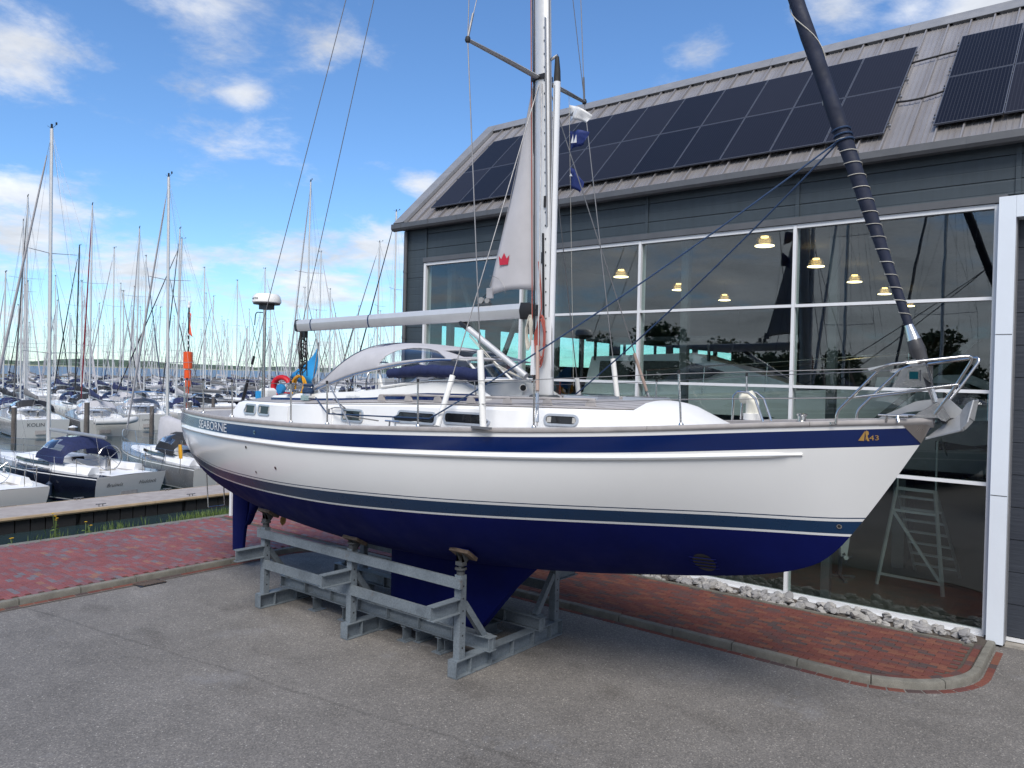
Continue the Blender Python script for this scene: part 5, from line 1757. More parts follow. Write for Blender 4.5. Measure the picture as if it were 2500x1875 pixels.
# pulpit
def sq(pts, r, name, m_=STEEL, parent=Y):
    """smooth the corners of a bent tube"""
    P = [Vector(p) for p in pts]
    out = [P[0]]
    for i in range(1, len(P) - 1):
        a, c = P[i - 1], P[i + 1]
        q = min(.09, (P[i] - a).length * .45, (P[i] - c).length * .45)
        p0, p1 = P[i] + (a - P[i]).normalized() * q, P[i] + (c - P[i]).normalized() * q
        for k in range(6):
            t = k / 5
            out.append(p0 * (1 - t) ** 2 + P[i] * 2 * t * (1 - t) + p1 * t * t)
    out.append(P[-1])
    return MB().tube(out, r, 10).build(name, m_, parent, 50)
for sd in (1, -1):
    sq([(7.24, -sd * .40, 3.72), (7.245, -sd * .40, 3.85), (7.70, -sd * .44, 4.35), (8.48, -sd * .24, 4.46), (8.30, -sd * .16, 4.14), (8.12, -sd * .10, 3.86)], .0155, 'pulpit_rail')
    sq([(7.36, -sd * .42, 4.0), (8.33, -sd * .18, 4.17)], .012, 'pulpit_mid_rail')
    MB().tube([(7.20, -sd * .40, 3.71), (7.20, -sd * .40, 3.74)], .035, 10).build('pulpit_foot', STEEL, Y, 40)
    MB().prism([(7.55, -sd * .465, 4.315), (7.75, -sd * .45, 4.36), (7.66, -sd * .455, 4.285), (7.57, -sd * .465, 4.29)], (0, .012, 0)).build('rail_gusset', STEEL, Y)
MB().prism([(7.62, .30, 4.12), (7.72, .30, 4.33), (8.02, .30, 4.37), (8.02, .30, 4.14)], (0, .02, 0)).build('pulpit_board', STEEL, Y)
MB().box((7.98, -.42, 4.25), (.11, .07, .11)).build('navigation_light', STEEL, Y)
MB().box((7.985, -.448, 4.25), (.08, .04, .075)).build('light_lens', mat('lens_green', (.004, .045, .06), .1), Y.children[-1])
for sd in (1, -1):
    st_x = [-4.7, -3.3, -1.89, -.12, .72, 2.42, 4.07, 5.73]
    for s in st_x:
        y = -sd * (hb(s, zs(s)) - .035)
        lean = .035 if s > 5 else .0
        zt = f_rail(s) + .60
        o = MB().tube([(s, y, f_rail(s) - .01), (s - lean, y - sd * .02, zt)], .0125, 8).build('stanchion', STEEL, Y, 40)
        MB().tube([(s - lean, y - sd * .02, zt - .02), (s - lean, y - sd * .02, zt + .025)], .017, 8).build('stanchion_cap', BLACK, o, 40)
        MB().lathe([(.03, -.01), (.03, .012), (.016, .03)], (s, y, f_rail(s)), 10).build('stanchion_base', STEEL, o, 40)
    for h in (.58, .29):
        P = [(s - (.035 * h / .6 if s > 5 else 0), -sd * (hb(s, zs(s)) - .035 + .02 * h / .6), f_rail(s) + h) for s in st_x]
        P.append((7.35 if h < .4 else 7.58, -sd * .45, 4.0 if h < .4 else 4.31))
        for a_, c_ in zip(P[:-1], P[1:]):
            MB().tube([a_, c_], .0048, 5).build('lifeline', WIRE, Y)
    s = .72
    y = hb(s, zs(s)) - .035
    MB().tube([(s + .06, -sd * (y + .02), f_rail(s) + .56), (s + .52, -sd * y, f_rail(s))], .011, 8).build('gate_strut', STEEL, Y, 40)
# stern rail
for sd in (1, -1):
    sq([(-4.7, -sd * 1.24, 3.3), (-4.7, -sd * 1.24, 3.92), (-5.36, -sd * .90, 3.92), (-5.40, -sd * .3, 3.92)], .0125, 'stern_rail')
    sq([(-5.36, -sd * .86, 3.32), (-5.37, -sd * .88, 3.92)], .0125, 'stern_rail')
    sq([(-4.7, -sd * 1.24, 3.62), (-5.37, -sd * .87, 3.62)], .010, 'stern_rail')
# boarding ladder hanging at the stern
lad = MB().tube([(-5.52, -.22, 3.0), (-5.62, -.22, 2.0), (-5.52, -.22, 1.20)], .013, 8).tube([(-5.52, .16, 3.0), (-5.62, .16, 2.0), (-5.52, .16, 1.20)], .013, 8).build('boarding_ladder', STEEL, Y, 40)
for z, x in ((2.6, -5.56), (2.25, -5.595), (1.9, -5.607), (1.20, -5.52)):
    MB().tube([(x, -.22, z), (x, .16, z)], .013, 8).build('rung', STEEL, lad, 40)
# radar on its pole
pole = MB().tube([(-3.92, .0, 3.3), (-3.92, .0, 5.44)], .034, 12).build('radar_pole', STEEL, Y, 40)
MB().loft([[(-3.86 + .12 * x, .10 * y, z) for x, y in ((-1, -1), (1, -1), (1, 1), (-1, 1))] for z in (5.36, 5.48)], True, False, True).build('radar_bracket', DGREY, pole)
rd = MB().lathe([(.05, 5.47), (.25, 5.475), (.285, 5.50), (.285, 5.54), (.265, 5.62), (.22, 5.665), (.0, 5.675)], (-3.86, 0, 0), 28).build('radar_dome', WHITE, pole, 40)
MB().lathe([(.26, 5.46), (.262, 5.476), (.2, 5.478)], (-3.86, 0, 0), 28).build('dome_base', BLACK, rd, 40)
def on_dome(x, y):
    a = -1.95 + x / .285
    r_ = .286 - .02 * (y / .08)
    return Vector((-3.86 + r_ * math.cos(a), r_ * math.sin(a), 5.545 + y))
text_on('marine', .075, on_dome, DGREY, rd, 'maker_lettering', bold=.001)
sq([(-3.95, 0, 5.30), (-4.20, -.03, 5.32), (-4.22, -.03, 5.05)], .010, 'aerial_bracket', BLACK, pole)
# deck hardware near the shrouds, drain hoses, small fittings
MB().tube([(.15, -1.46, 3.52), (.3, -1.5, 3.50), (1.3, -1.55, 3.46)], .010, 6).build('jackline', mat('grey_line', (.2, .2, .2), .7), Y)
MB().tube([(.05, -1.46, 3.56), (.2, -1.46, 3.60), (.45, -1.46, 3.60), (.72, -1.9, 3.75)], .008, 6).build('shore_cable', WIRE, Y, 40)
MB().box((.06, -1.46, 3.54), (.08, .05, .07)).build('shore_socket', WIRE, Y)
for s in (2.55, 3.45):
    MB().box((s, -1.78, f_rail(s) + .0), (.30, .05, .03)).build('genoa_track', WIRE, Y)

# ================================================================ things carried by the yacht
OY = Vector((-9.63, 8.92, 0))
t = thing('anchor', 'grey galvanised plough anchor stowed on the bow roller', 'anchor', OY)
AG = mat('anchor_zinc', (.42, .43, .44), .5, .4, var=.1, scale=6)
MB().prism([(7.55, -.018, 3.775), (7.64, -.018, 3.835), (7.93, -.018, 3.985), (8.19, -.018, 4.03), (8.24, -.018, 4.01), (8.36, -.018, 3.90), (8.30, -.018, 3.83), (8.20, -.018, 3.82), (8.04, -.018, 3.90), (7.84, -.018, 3.865), (7.62, -.018, 3.765)], (0, .036, 0)).build('shank', AG, t)
fl = MB()
tip, rid, hee = Vector((8.02, 0, 3.60)), Vector((8.33, 0, 3.89)), Vector((8.40, 0, 3.80))
for sd in (1, -1):
    a, c = Vector((8.36, -sd * .17, 3.72)), Vector((8.42, -sd * .20, 3.80))
    d = Vector((8.46, -sd * .15, 4.02))
    e = Vector((8.40, -sd * .05, 3.99))
    fl.prism([tip, a, rid], (0, 0, -.014))
    fl.prism([rid, a, c], (0, 0, -.012))
    fl.prism([rid, c, d, e], (.012, 0, 0))
fl.build('fluke', AG, t)
MB().tube([(8.03, 0, 3.605), (8.36, 0, 3.72)], [.012, .022], 8).build('ballast_tip', AG, t, 40)
br = None
for sd in (1, -1):
    MB().prism([(7.90, -sd * .10, 3.815), (8.10, -sd * .10, 3.965), (8.15, -sd * .10, 3.975), (8.19, -sd * .10, 3.95), (8.26, -sd * .10, 3.83), (8.22, -sd * .10, 3.79), (8.18, -sd * .10, 3.80), (8.15, -sd * .10, 3.825)], (0, sd * .012, 0)).build('bow_roller_cheek', STEEL, Y)
    for s, z in ((8.07, 3.89), (8.21, 3.82)):
        MB().lathe([(.018, -.016), (.018, .004), (.006, .006)], (s, -sd * .10, z), 10, axis='Y').build('cheek_bolt', STEEL, Y.children[-1], 40)
MB().cyl((8.20, -.09, 3.80), (8.20, .09, 3.80), .03).build('bow_roller', BLACK, Y, 40)
t = thing('lifebuoy', 'red horseshoe lifebuoy with blue middle on the stern rail', 'lifebuoy', OY)
P, rs = [], []
for k in range(15):
    a = R(-70 + 320 * k / 14)
    P.append((-4.42 + .21 * math.cos(a), .78 + .06 * math.cos(a), 3.80 + .20 * math.sin(a)))
    rs.append((.075, .055))
MB().tube(P, rs, 10).build('float', REDP, t, 60)
MB().lathe([(.11, -.05), (.12, 0), (.11, .05)], (-4.42, .76, 3.74), 14, axis='Y').build('line_drum', LBLUE, t, 40)
t = thing('hose_coil', 'yellow hose coiled on the stern rail beside the red lifebuoy', 'hose', OY)
hc = MB()
for k in range(8):
    r_ = .17 + .012 * (k % 4)
    hc.tube([(-3.90 + r_ * math.cos(a), .82 + .03 * (k % 3) + .02 * math.sin(a * 2 + k), 3.82 + (r_ + .03) * math.sin(a)) for a in [2 * math.pi * j / 22 for j in range(22)]], .012, 6, closed=True)
hc.build('hose', YELLOW, t, 50)
MB().tube([(-3.90 + .06 * math.cos(a), .82, 4.07 + .06 * math.sin(a)) for a in [2 * math.pi * j / 14 for j in range(14)]], .010, 6, closed=True).build('strap', BLACK, t, 50)
t = thing('outboard_bracket', 'white and blue outboard cover on the stern rail next to the lifebuoy', 'cover', OY)
MB().loft([[(-4.45 + dx * k, .45 + dy * k, z) for dx, dy in ((-.16, -.10), (.16, -.10), (.18, .10), (-.14, .10))] for z, k in ((3.52, .8), (3.58, 1.0), (3.72, 1.0), (3.77, .7))], True, False, True).build('cowl', WHITE, t, 30)
MB().loft([[(-4.60 + dx * k, .43 + dy * k, z) for dx, dy in ((-.07, -.11), (.07, -.11), (.07, .11), (-.07, .11))] for z, k in ((3.42, .9), (3.56, 1.08), (3.70, 1.05))], True, False, True).build('cloth', LBLUE, t, 30)
t = thing('stern_flag', 'light blue cloth flag hanging slanted from the stern staff', 'flag', OY)
MB().tube([(-3.72, 1.0, 3.6), (-3.50, 1.02, 4.75)], .012, 8).build('staff', STEEL, t, 40)
rw = []
for j in range(9):
    v = j / 8
    rw.append([(-3.56 - (.86 * u) * (1 - v * .92) - .06 * v, 1.02 + .06 * math.sin(5 * u + 3 * v), 4.62 - .62 * u * (1 - .3 * v) - .58 * v * (1 - .25 * u)) for u in [i / 8 for i in range(9)]])
fb = MB(); fb.loft(rw, False)
o = fb.build('cloth', LBLUE, t, 60)
o.modifiers.new('cloth', 'SOLIDIFY').thickness = .004
# courtesy flags on the port flag halyard
FH0, FH1 = Vector((mast_x(8.5) - .12, .85, 8.50)), Vector((2.55, 1.55, 4.0))
hl = tag(MB().tube([FH0, FH1], .004, 4).build('flag_halyard', ROPEW, None, None, OY), 'thin white flag halyard under the port spreader', 'rope')
NAVYF = mat('flag_navy', (.012, .03, .16), .75)
def pennant(label, u, m_, mark=None, w=.36, h=.30, droop=.12):
    p = FH0.lerp(FH1, u)
    t = thing('pennant', label, 'flag', OY + p, group='flags under the port spreader')
    rows_ = []
    for j in range(6):
        v = j / 5
        rows_.append([(w * i / 6 * (1 - .15 * v), .05 * math.sin(i * 1.3 + v * 2), -h * v * (1 - .45 * i / 6) - droop * (i / 6) ** 1.5 + (0 if v < .5 else .02 * i / 6)) for i in range(7)])
    b = MB(); b.loft(rows_, False)
    o = b.build('cloth', m_, t, 60)
    o.modifiers.new('cloth', 'SOLIDIFY').thickness = .003
    if mark:
        MB().add([Vector((x, -.075, z)) for x, z in mark], [tuple(range(len(mark)))]).build('emblem', FRAMEW if m_ is NAVYF else GUTT, o)
pennant('white pennant uppermost under the port spreader', .03, FRAMEW, [(.06, -.20), (.14, -.14), (.12, -.22)], .40, .26, .22)
pennant('navy pennant with white sail emblem, middle of the flag halyard', .115, NAVYF, [(.08, -.22), (.12, -.09), (.13, -.22), (.14, -.20), (.18, -.10), (.19, -.23)], .34, .34, .06)
pennant('drooping blue pennant lowest on the flag halyard', .235, NAVYF, [(.04, -.16), (.07, -.12), (.10, -.17)], .24, .36, .26)

# ================================================================ cradle
t = thing('boat_cradle', 'galvanised steel boat cradle with adjustable props under the yacht', 'cradle', OY)
PS = (-2.05, .28, 2.57)
for s in PS:
    b = MB().ibeam((s, -1.25, .125), (s, 1.25, .125), .17, .24, .014)
    for y in (-1.25, -.95, -.5, 0, .5, .95, 1.25):
        b.box((s, y, .125), (.16, .012, .212))
    b.build('base_beam', GALV, t)
for sd in (1, -1):
    b = MB().ibeam((-2.25, -sd * .60, .345), (2.75, -sd * .60, .345), .16, .20, .013)
    for k in range(8):
        b.box((-2.22 + k * .706, -sd * .60, .345), (.012, .15, .172))
    b.build('long_beam', GALV, t)
    for s in (-1.25, -.45, 1.0, 1.75):
        MB().ibeam((s, -sd * .60 - .09, .12), (s, -sd * .60 + .09, .12), .10, .222, .012).box((s, -sd * .6, .006), (.20, .24, .012)).build('foot', GALV, t)
    for i, s in enumerate(PS):
        y = -sd * 1.12
        po = MB().bar((s, y, .247), (s, y, 1.40), .115, .115, up=(1, 0, 0)).build('post', GALV, t)
        for k in range(6):
            MB().cyl((s + .057, y, .40 + k * .17), (s + .060, y, .40 + k * .17), .013, n=10).build('bolt_hole', BLACK, po)
        MB().bar((s + .004, y + sd * .06, 1.00), (s + .004, y + sd * .50, .445), .09, .08, up=(1, 0, 0)).build('brace', GALV, t)
        MB().box((s, -sd * .62, .449), (.18, .2, .008)).build('brace_plate', GALV, t)
        b = MB().ibeam((s, y - sd * .06, .985), (s, y - sd * .58, .985), .13, .20, .012)
        b.build('outrigger', GALV, t)
        # prop: sleeve, screw, head and padded board resting against the hull
        py = 1.06
        lo, hi = f_k(s), 2.6
        for _ in range(40):
            m_ = (lo + hi) / 2
            if hb(s, m_) < py: lo = m_
            else: hi = m_
        zc_ = lo
        e = .03
        nz = Vector((0, -sd * (hb(s, zc_ + e) - hb(s, zc_ - e)), 0))
        tv = Vector((0, -sd * (hb(s, zc_ + e) - hb(s, zc_ - e)), 2 * e)).normalized()     # along the hull, upward
        nn = Vector((1, 0, 0)).cross(tv)
        if nn.z > 0: nn = -nn
        c0 = Vector((s, -sd * py, zc_)) + nn * .030
        MB().cyl((s, y, 1.40), (s, y, 1.46), .058, n=12).cyl((s, y, 1.45), (s, y, zc_ - .13), .034, n=12).cyl((s, y, 1.475), (s, y, 1.495), .085, n=14).build('prop_screw', DGREY, t, 40)
        ax = Vector((1, 0, 0))
        def brd(c_, l_, w_, th_, m__, nm):
            ps = [c_ + ax * (i * l_ / 2) + tv * (j * w_ / 2) + nn * (k * th_ / 2) for k in (1, -1) for i, j in ((-1, -1), (1, -1), (1, 1), (-1, 1))]
            return MB().hexa(ps).build(nm, m__, t)
        brd(c0, .34, .24, .05, WOODY, 'pad_board')
        brd(c0 - nn * .028, .35, .25, .008, ANTI, 'pad_felt')
        hd_ = MB()
        for dx in (-.05, .05):
            p1 = c0 + nn * .026
            hd_.prism([Vector((s + dx, 0, 0)) + Vector((0, p1.y, p1.z)) + tv * .09, Vector((s + dx, 0, 0)) + Vector((0, p1.y, p1.z)) - tv * .09, Vector((s + dx, y - .035, zc_ - .17)), Vector((s + dx, y + .035, zc_ - .17))], (.012, 0, 0))
        hd_.box((s, y, zc_ - .15), (.13, .09, .05))
        hd_.build('prop_head', DGREY, t)
    MB().bar((-2.15, -sd * 1.205, 1.30), (2.66, -sd * 1.205, 1.30), .055, .14).build('top_rail', GALV, t)
    MB().bar((-1.99, -sd * 1.155, .76), (2.50, -sd * 1.155, .76), .05, .15).build('middle_rail', GALV, t)
MB().box((1.0, 0, .20), (1.6, .30, .012)).build('keel_plate', GALV, t)
for s in (.35, 1.2, 1.8):
    MB().ibeam((s, -.6, .10), (s, .6, .10), .14, .192, .012).build('keel_beam', GALV, t)

# ================================================================ marina
def loft_hull(L_, B, fb, hm, nst=16):
    """hull with origin at the stern waterline, bow towards +x"""
    b = MB()
    rings = []
    for i in range(nst):
        u = i / (nst - 1)
        x = L_ * u
        w = B / 2 * (1 - max(0, (u - .38) / .62) ** 2.1) * (.86 + .14 * min(1, u / .38))
        zsh = fb * (1 + .28 * max(0, u - .1) ** 1.6)
        xo = .12 * L_ * .1 * 0
        k = max(0.004, w)
        dz = -.38 * (1 - max(0, (u - .7) / .3) ** 2)
        half = [(0, dz), (k * .62, dz * .75), (k * .86, .0), (k * .91, .10), (k * .93, .15), (k * .985, zsh * .6), (k, zsh - .09), (k * .995, zsh - .06), (k * .99, zsh)]
        rx = .075 * L_ * (u ** 6)
        rs_ = -.03 * L_ * (1 - u) ** 8
        ring = [(x - rx * (1 - z / zsh) * 1.0 + rs_ * (z / zsh - .3), -y, z) for y, z in half]
        ring += [(p[0], -p[1], p[2]) for p in reversed(ring[1:])]
        rings.append(ring)
    mis = [1, 1, 1, 2, 0, 0, 2, 0]
    b.loft(rings, True, False, False, mis=mis + [0] + list(reversed(mis)))
    o = len(b.v)
    n = len(rings[0])
    b.f.append(tuple(range(n))); b.m.append(3)
    dk = MB()
    dr = []
    for r_ in rings:
        y = max(.004, abs(r_[8][1]) - .03)
        z = r_[8][2] - .03
        dr.append([(r_[8][0], y * q, z + .05 * (1 - q * q) * min(1, y)) for q in (-1, -.6, -.25, 0, .25, .6, 1)])
    dk.loft(dr, False)
    return b, dk, (lambda u: fb * (1 + .28 * max(0, u - .1) ** 1.6)), (lambda u: B / 2 * (1 - max(0, (u - .38) / .62) ** 2.1) * (.86 + .14 * min(1, u / .38)))
MASTB = mat('mast_black', (.015, .015, .018), .35)
def moored(label, loc, rz, L_=10.0, hull_m=WHITE, boot=NAVY, mast_h=14.5, hood_m=CANVASB, boom_m=CANVASB, boom_d=0, name='moored_yacht', group='yachts moored in the marina',
           detail=1, mast_m=ALU, furl=CANVASG, spreaders=2, cabin_m=DECKW, txt=None, mast_u=.52, wheel=True, transom=WHITE, bimini=None, rake=.02, fenders=0, cover=None):
    B = .315 * L_
    fb = .098 * L_ + .05
    t = thing(name, label, 'yacht', (loc[0], loc[1], WZ), rz, group)
    hb_, dk, zsf, wf = loft_hull(L_, B, fb, hull_m, 18 if detail else 11)
    h = hb_.build('hull', [hull_m, BLACKHULL if hull_m is not BLACKHULL else ANTI, FRAMEW, transom], t, 40)
    dk.build('deck', DECKW, t, 60)
    # coachroof
    c = MB()
    rr = []
    for u, zz, ww in ((.30, .10, .50), (.315, .42, .46), (.40, .44, .46), (.52, .40, .44), (.60, .33, .38), (.66, .22, .30), (.71, .04, .24)):
        w, z0 = wf(u) * 2 * ww * .66, zsf(u) - .02
        rr.append([(L_ * u, -w, z0), (L_ * u, -w * .93, z0 + zz * .62), (L_ * u, -w * .72, z0 + zz * .92), (L_ * u, 0, z0 + zz), (L_ * u, w * .72, z0 + zz * .92), (L_ * u, w * .93, z0 + zz * .62), (L_ * u, w, z0)])
    c.loft(rr, False, cap=False)
    c.f.append(tuple(range(7))); c.m.append(0)
    cb = c.build('coachroof', cabin_m, t, 30)
    for sd in (1, -1):
        P = []
        for u in (.34, .42, .50, .585):
            w, z0 = wf(u) * 2 * .45 * .66 * (1 if u < .55 else .9), zsf(u)
            P.append((u, w, z0))
        top = [(L_ * u, -sd * (w * .985 + .02), z0 + .22) for u, w, z0 in P]
        bot = [(L_ * u, -sd * (w + .03), z0 + .10) for u, w, z0 in P]
        b = MB(); b.loft([bot, top], False)
        b.build('window', WINDARK, cb)
    # cockpit
    ck = MB()
    ck.box((L_ * .185, 0, fb + .005), (L_ * .22, B * .42, .02))
    ck.build('cockpit_sole', RAILT if detail else CANVASD, t)
    for sd in (1, -1):
        MB().loft([[(x, sd * y, z) for y, z in ((B * .21, fb - .01), (B * .23, fb + .26), (B * .31, fb + .24), (B * .36, fb - .01))] for x in (L_ * .07, L_ * .30)], True, False, True).build('coaming', DECKW, t, 25)
    if hood_m:
        b = MB(); rr = []
        for x, zz in ((.225, .80), (.25, 1.16), (.30, 1.24), (.36, 1.12), (.415, .62)):
            w = wf(.33) * .70
            z0 = fb + .28
            rr.append([(L_ * x, -w * math.cos(a) * (1 if x < .39 else .93), z0 + (fb * 0 + zz - .28) * max(0, math.sin(a)) ** .55 + (.10 if x > .33 else 0)) for a in [math.pi * k / 10 for k in range(11)]])
        b.loft(rr, False)
        hv_, fs_, ws_ = b.v, [], []
        for i, f in enumerate(b.f):
            r_, k = i // 10, i % 10
            (ws_ if (r_ >= 2 and k in (1, 2, 4, 5, 7, 8) or r_ == 1 and k in (1, 8)) else fs_).append(f)
        h1 = MB(); h1.v = hv_; h1.f = fs_; h1.m = [0] * len(fs_)
        ho = h1.build('spray_hood', hood_m, t, 60)
        h2 = MB(); h2.v = hv_; h2.f = ws_; h2.m = [0] * len(ws_)
        h2.build('hood_window', CLEAR, ho, 60)
    if bimini:
        b = MB()
        b.loft([[(L_ * x, B * .34 * q, fb + 1.75 + .12 * (1 - q * q) - .1 * abs(x - .13) * 8) for q in (-1, -.6, 0, .6, 1)] for x in (.03, .10, .17, .24)], False)
        bi = b.build('bimini', bimini, t, 60)
        for x, s_ in ((.05, 1), (.05, -1), (.22, 1), (.22, -1)):
            MB().tube([(L_ * .13, B * .36 * s_, fb + .1), (L_ * x, B * .33 * s_, fb + 1.7)], .014, 5).build('bimini_bow', STEEL, bi)
    # spars
    mx, mz = L_ * mast_u, zsf(mast_u) + .36
    mt = mast_h
    rk = rake * (mt - mz)
    m_ = MB().tube([(mx, 0, mz - .35), (mx - rk, 0, mt)], [(.072, .098), (.058, .078)], 10).build('mast', mast_m, t, 50)
    for k in range(spreaders):
        z = mz + (mt - mz) * (k + 1) / (spreaders + 1.25)
        w = B * (.36 - .06 * k)
        x = mx - rk * (z - mz) / (mt - mz)
        MB().tube([(x - .22, -w, z + .06), (x, 0, z), (x - .22, w, z + .06)], [(.018, .012), (.03, .016), (.018, .012)], 6).build('spreader', ALUD, m_)
    g = MB()
    g.tube([(mx - rk, 0, mt), (mx - rk - .35, .02, mt + .10)], .010, 4).tube([(mx - rk, 0, mt), (mx - rk + .30, 0, mt + .16)], .008, 4)
    g.box((mx - rk - .36, .02, mt + .15), (.05, .05, .10)).box((mx - rk, 0, mt + .10), (.06, .06, .18))
    g.build('masthead_gear', BLACK, m_)
    bz = mz + .95
    be = L_ * .14
    bo_ = MB().tube([(mx - .10, 0, bz), (be, 0, bz - .12)], [(.055, .075)] * 2, 8).build('boom', ALUD, t, 40)
    if boom_m:
        n = 9
        P = [(mx - .10 + (be + .25 - mx) * k / (n - 1), .02 * math.sin(k * 2), bz + .14 + .20 * (1 - k / (n - 1)) ** 1.5 - .10 * k / (n - 1)) for k in range(n)]
        rs_ = [(.10 + .02 * math.sin(k * 2.2), .15 + .16 * (1 - k / (n - 1)) ** 2) for k in range(n)]
        MB().tube(P, rs_, 10).build('sail_cover', boom_m, bo_, 60)
    MB().tube([(mx - .08, 0, mz + .1), (mx - L_ * .14, 0, bz - .05)], .022, 6).build('kicker', ALUD, t, 40)
    # rigging
    rg = MB()
    top = (mx - rk, 0, mt - .15)
    bow = (L_ * .985, 0, zsf(1) + .02)
    fr_top = (mx - rk * .9 + .08, 0, mz + (mt - mz) * (.97 if spreaders > 1 else .9))
    rg.tube([bow, fr_top], .007, 4)
    for sd in (1, -1):
        rg.tube([top, (.05, sd * B * .32, fb)], .005, 4)
        cp = (mx - .12, sd * wf(mast_u) * .92, zsf(mast_u))
        z1 = mz + (mt - mz) / (spreaders + 1.25)
        w1 = B * .36
        x1 = mx - rk * (z1 - mz) / (mt - mz) - .22
        rg.tube([cp, (x1, sd * w1, z1 + .06), top], .0055, 4)
        rg.tube([cp, (mx - .02, 0, z1 - .1)], .005, 4)
        if spreaders > 1:
            z2 = mz + (mt - mz) * 2 / (spreaders + 1.25)
            rg.tube([(x1, sd * w1, z1 + .06), (mx - rk * .6, 0, z2)], .0045, 4)
    rg.tube([(mx + .07, 0, mz), (mx - rk + .06, 0, mt)], .004, 4).tube([(mx - .09, 0, bz), (mx - rk - .06, 0, mt)], .004, 4).tube([(be, 0, bz), (mx - rk - .05, 0, mt)], .004, 4)
    rg.build('rigging', WIRE, t)
    if furl:
        a_, c_ = Vector(bow), Vector(fr_top)
        P = [a_.lerp(c_, u) for u in (.05, .08, .3, .6, .9, .95)]
        MB().tube(P, [.02, .045, .065, .05, .035, .02], 8).build('furled_sail', furl, t, 60)
    # rails
    rl = MB()
    for sd in (1, -1):
        us_ = [.10, .22, .34, .46, .58, .70, .82]
        for u in us_:
            rl.tube([(L_ * u, sd * wf(u) * .95, zsf(u)), (L_ * u, sd * wf(u) * .97, zsf(u) + .58)], .011, 5)
        for hh in (.57, .3):
            rl.tube([(L_ * u, sd * wf(u) * .97, zsf(u) + hh) for u in us_] + [(L_ * .93, sd * wf(.93), zsf(.93) + hh)], .005, 4)
        rl.tube([(L_ * .93, sd * wf(.93), zsf(.93)), (L_ * .94, sd * wf(.94), zsf(.94) + .6), (L_ * 1.0, 0, zsf(1) + .62)], .013, 5)
        rl.tube([(L_ * .10, sd * wf(.1) * .95, fb), (L_ * .10, sd * wf(.1) * .95, fb + .6), (L_ * .02, sd * wf(.02) * .93, fb + .6), (L_ * .015, sd * B * .2, fb + .6), (L_ * .015, sd * B * .2, fb)], .013, 5)
    rl.build('guard_rails', STEEL, t, 40)
    if detail:
        if wheel:
            w_ = MB()
            w_.tube([(L_ * .115, .48 * math.cos(a), fb + .50 + .48 * math.sin(a)) for a in [2 * math.pi * k / 26 for k in range(26)]], .014, 5, closed=True)
            for k in range(5):
                a = 2 * math.pi * k / 5
                w_.cyl((L_ * .115, 0, fb + .5), (L_ * .115, .48 * math.cos(a), fb + .5 + .48 * math.sin(a)), .008, n=4)
            w_.bar((L_ * .125, 0, fb), (L_ * .125, 0, fb + .55), .14, .12)
            w_.build('steering_wheel', STEEL, t, 40)
        MB().add([(L_ * .301, -.28, fb + .02), (L_ * .301, .28, fb + .02), (L_ * .312, .25, fb + .40), (L_ * .312, -.25, fb + .40)], [(0, 3, 2, 1)]).build('companionway', BLACK, t)
        MB().box((-.02, 0, fb * .55), (.03, B * .20, fb * .75)).build('transom_door', RAILT, t)
        for sd in (1, -1):
            MB().lathe([(.075, 0), (.07, .05), (.045, .07), (.045, .14), (.06, .17)], (L_ * .27, sd * B * .27, fb + .24), 12).build('winch', STEEL, t, 40)
        rp_ = MB()
        rr2 = random.Random(int(L_ * 100))
        for k in range(5):
            x0, y0 = L_ * rr2.uniform(.08, .26), rr2.uniform(-.5, .5)
            rp_.tube([(x0 + .18 * math.cos(a), y0 + .14 * math.sin(a), fb + .03 + .01 * k) for a in [2 * math.pi * j / 10 for j in range(10)]], .014, 4, closed=True)
        rp_.tube([(L_ * .3, .3, fb + .35), (L_ * .2, .6, fb + .27), (L_ * .12, .3, fb + .05)], .012, 4)
        rp_.build('cockpit_lines', ROPEW, t)
        for k in range(fenders):
            u = .22 + .2 * k
            for sd in ((1,) if k else (1, -1)):
                y = sd * (wf(u) + .12)
                fd_ = MB().tube([(L_ * u, y, .18), (L_ * u, y, .24), (L_ * u, y, .66), (L_ * u, y, .72), (L_ * u, y, .76)], [.03, .11, .11, .05, .02], 12).build('fender', mat('fender_navy', (.02, .035, .07), .45), t, 40)
                MB().tube([(L_ * u, y, .74), (L_ * u, y - sd * .12, zsf(u) + .3)], .008, 4).build('fender_line', ROPEK, fd_)
    if txt:
        w0 = B * .86 / 2
        for (s_, y0, size) in txt:
            def fn(x, y, y0=y0):
                z = fb * .62 + y
                return Vector((-.012 - .03 * L_ * (z / fb - .3), y0 - x, z))
            text_on(s_, size, fn, GUTT, t, 'name_lettering', shear=.25 if s_[1:2].islower() else 0)
    if cover:
        MB().loft([[(mx + dx, yy * w, zz) for yy, zz in ((-1, mz + z0), (-.8, mz + z1), (0, mz + z1 + .12), (.8, mz + z1), (1, mz + z0))] for dx, w, z0, z1 in ((.5, .25, -.1, .9), (.1, .38, .2, 1.3), (-.6, .4, .5, 1.2), (-1.6, .32, .7, 1.1), (-2.6, .2, .85, 1.05))], False, cap=False).build('tarpaulin', cover, t, 60)
    return t
PI = math.pi
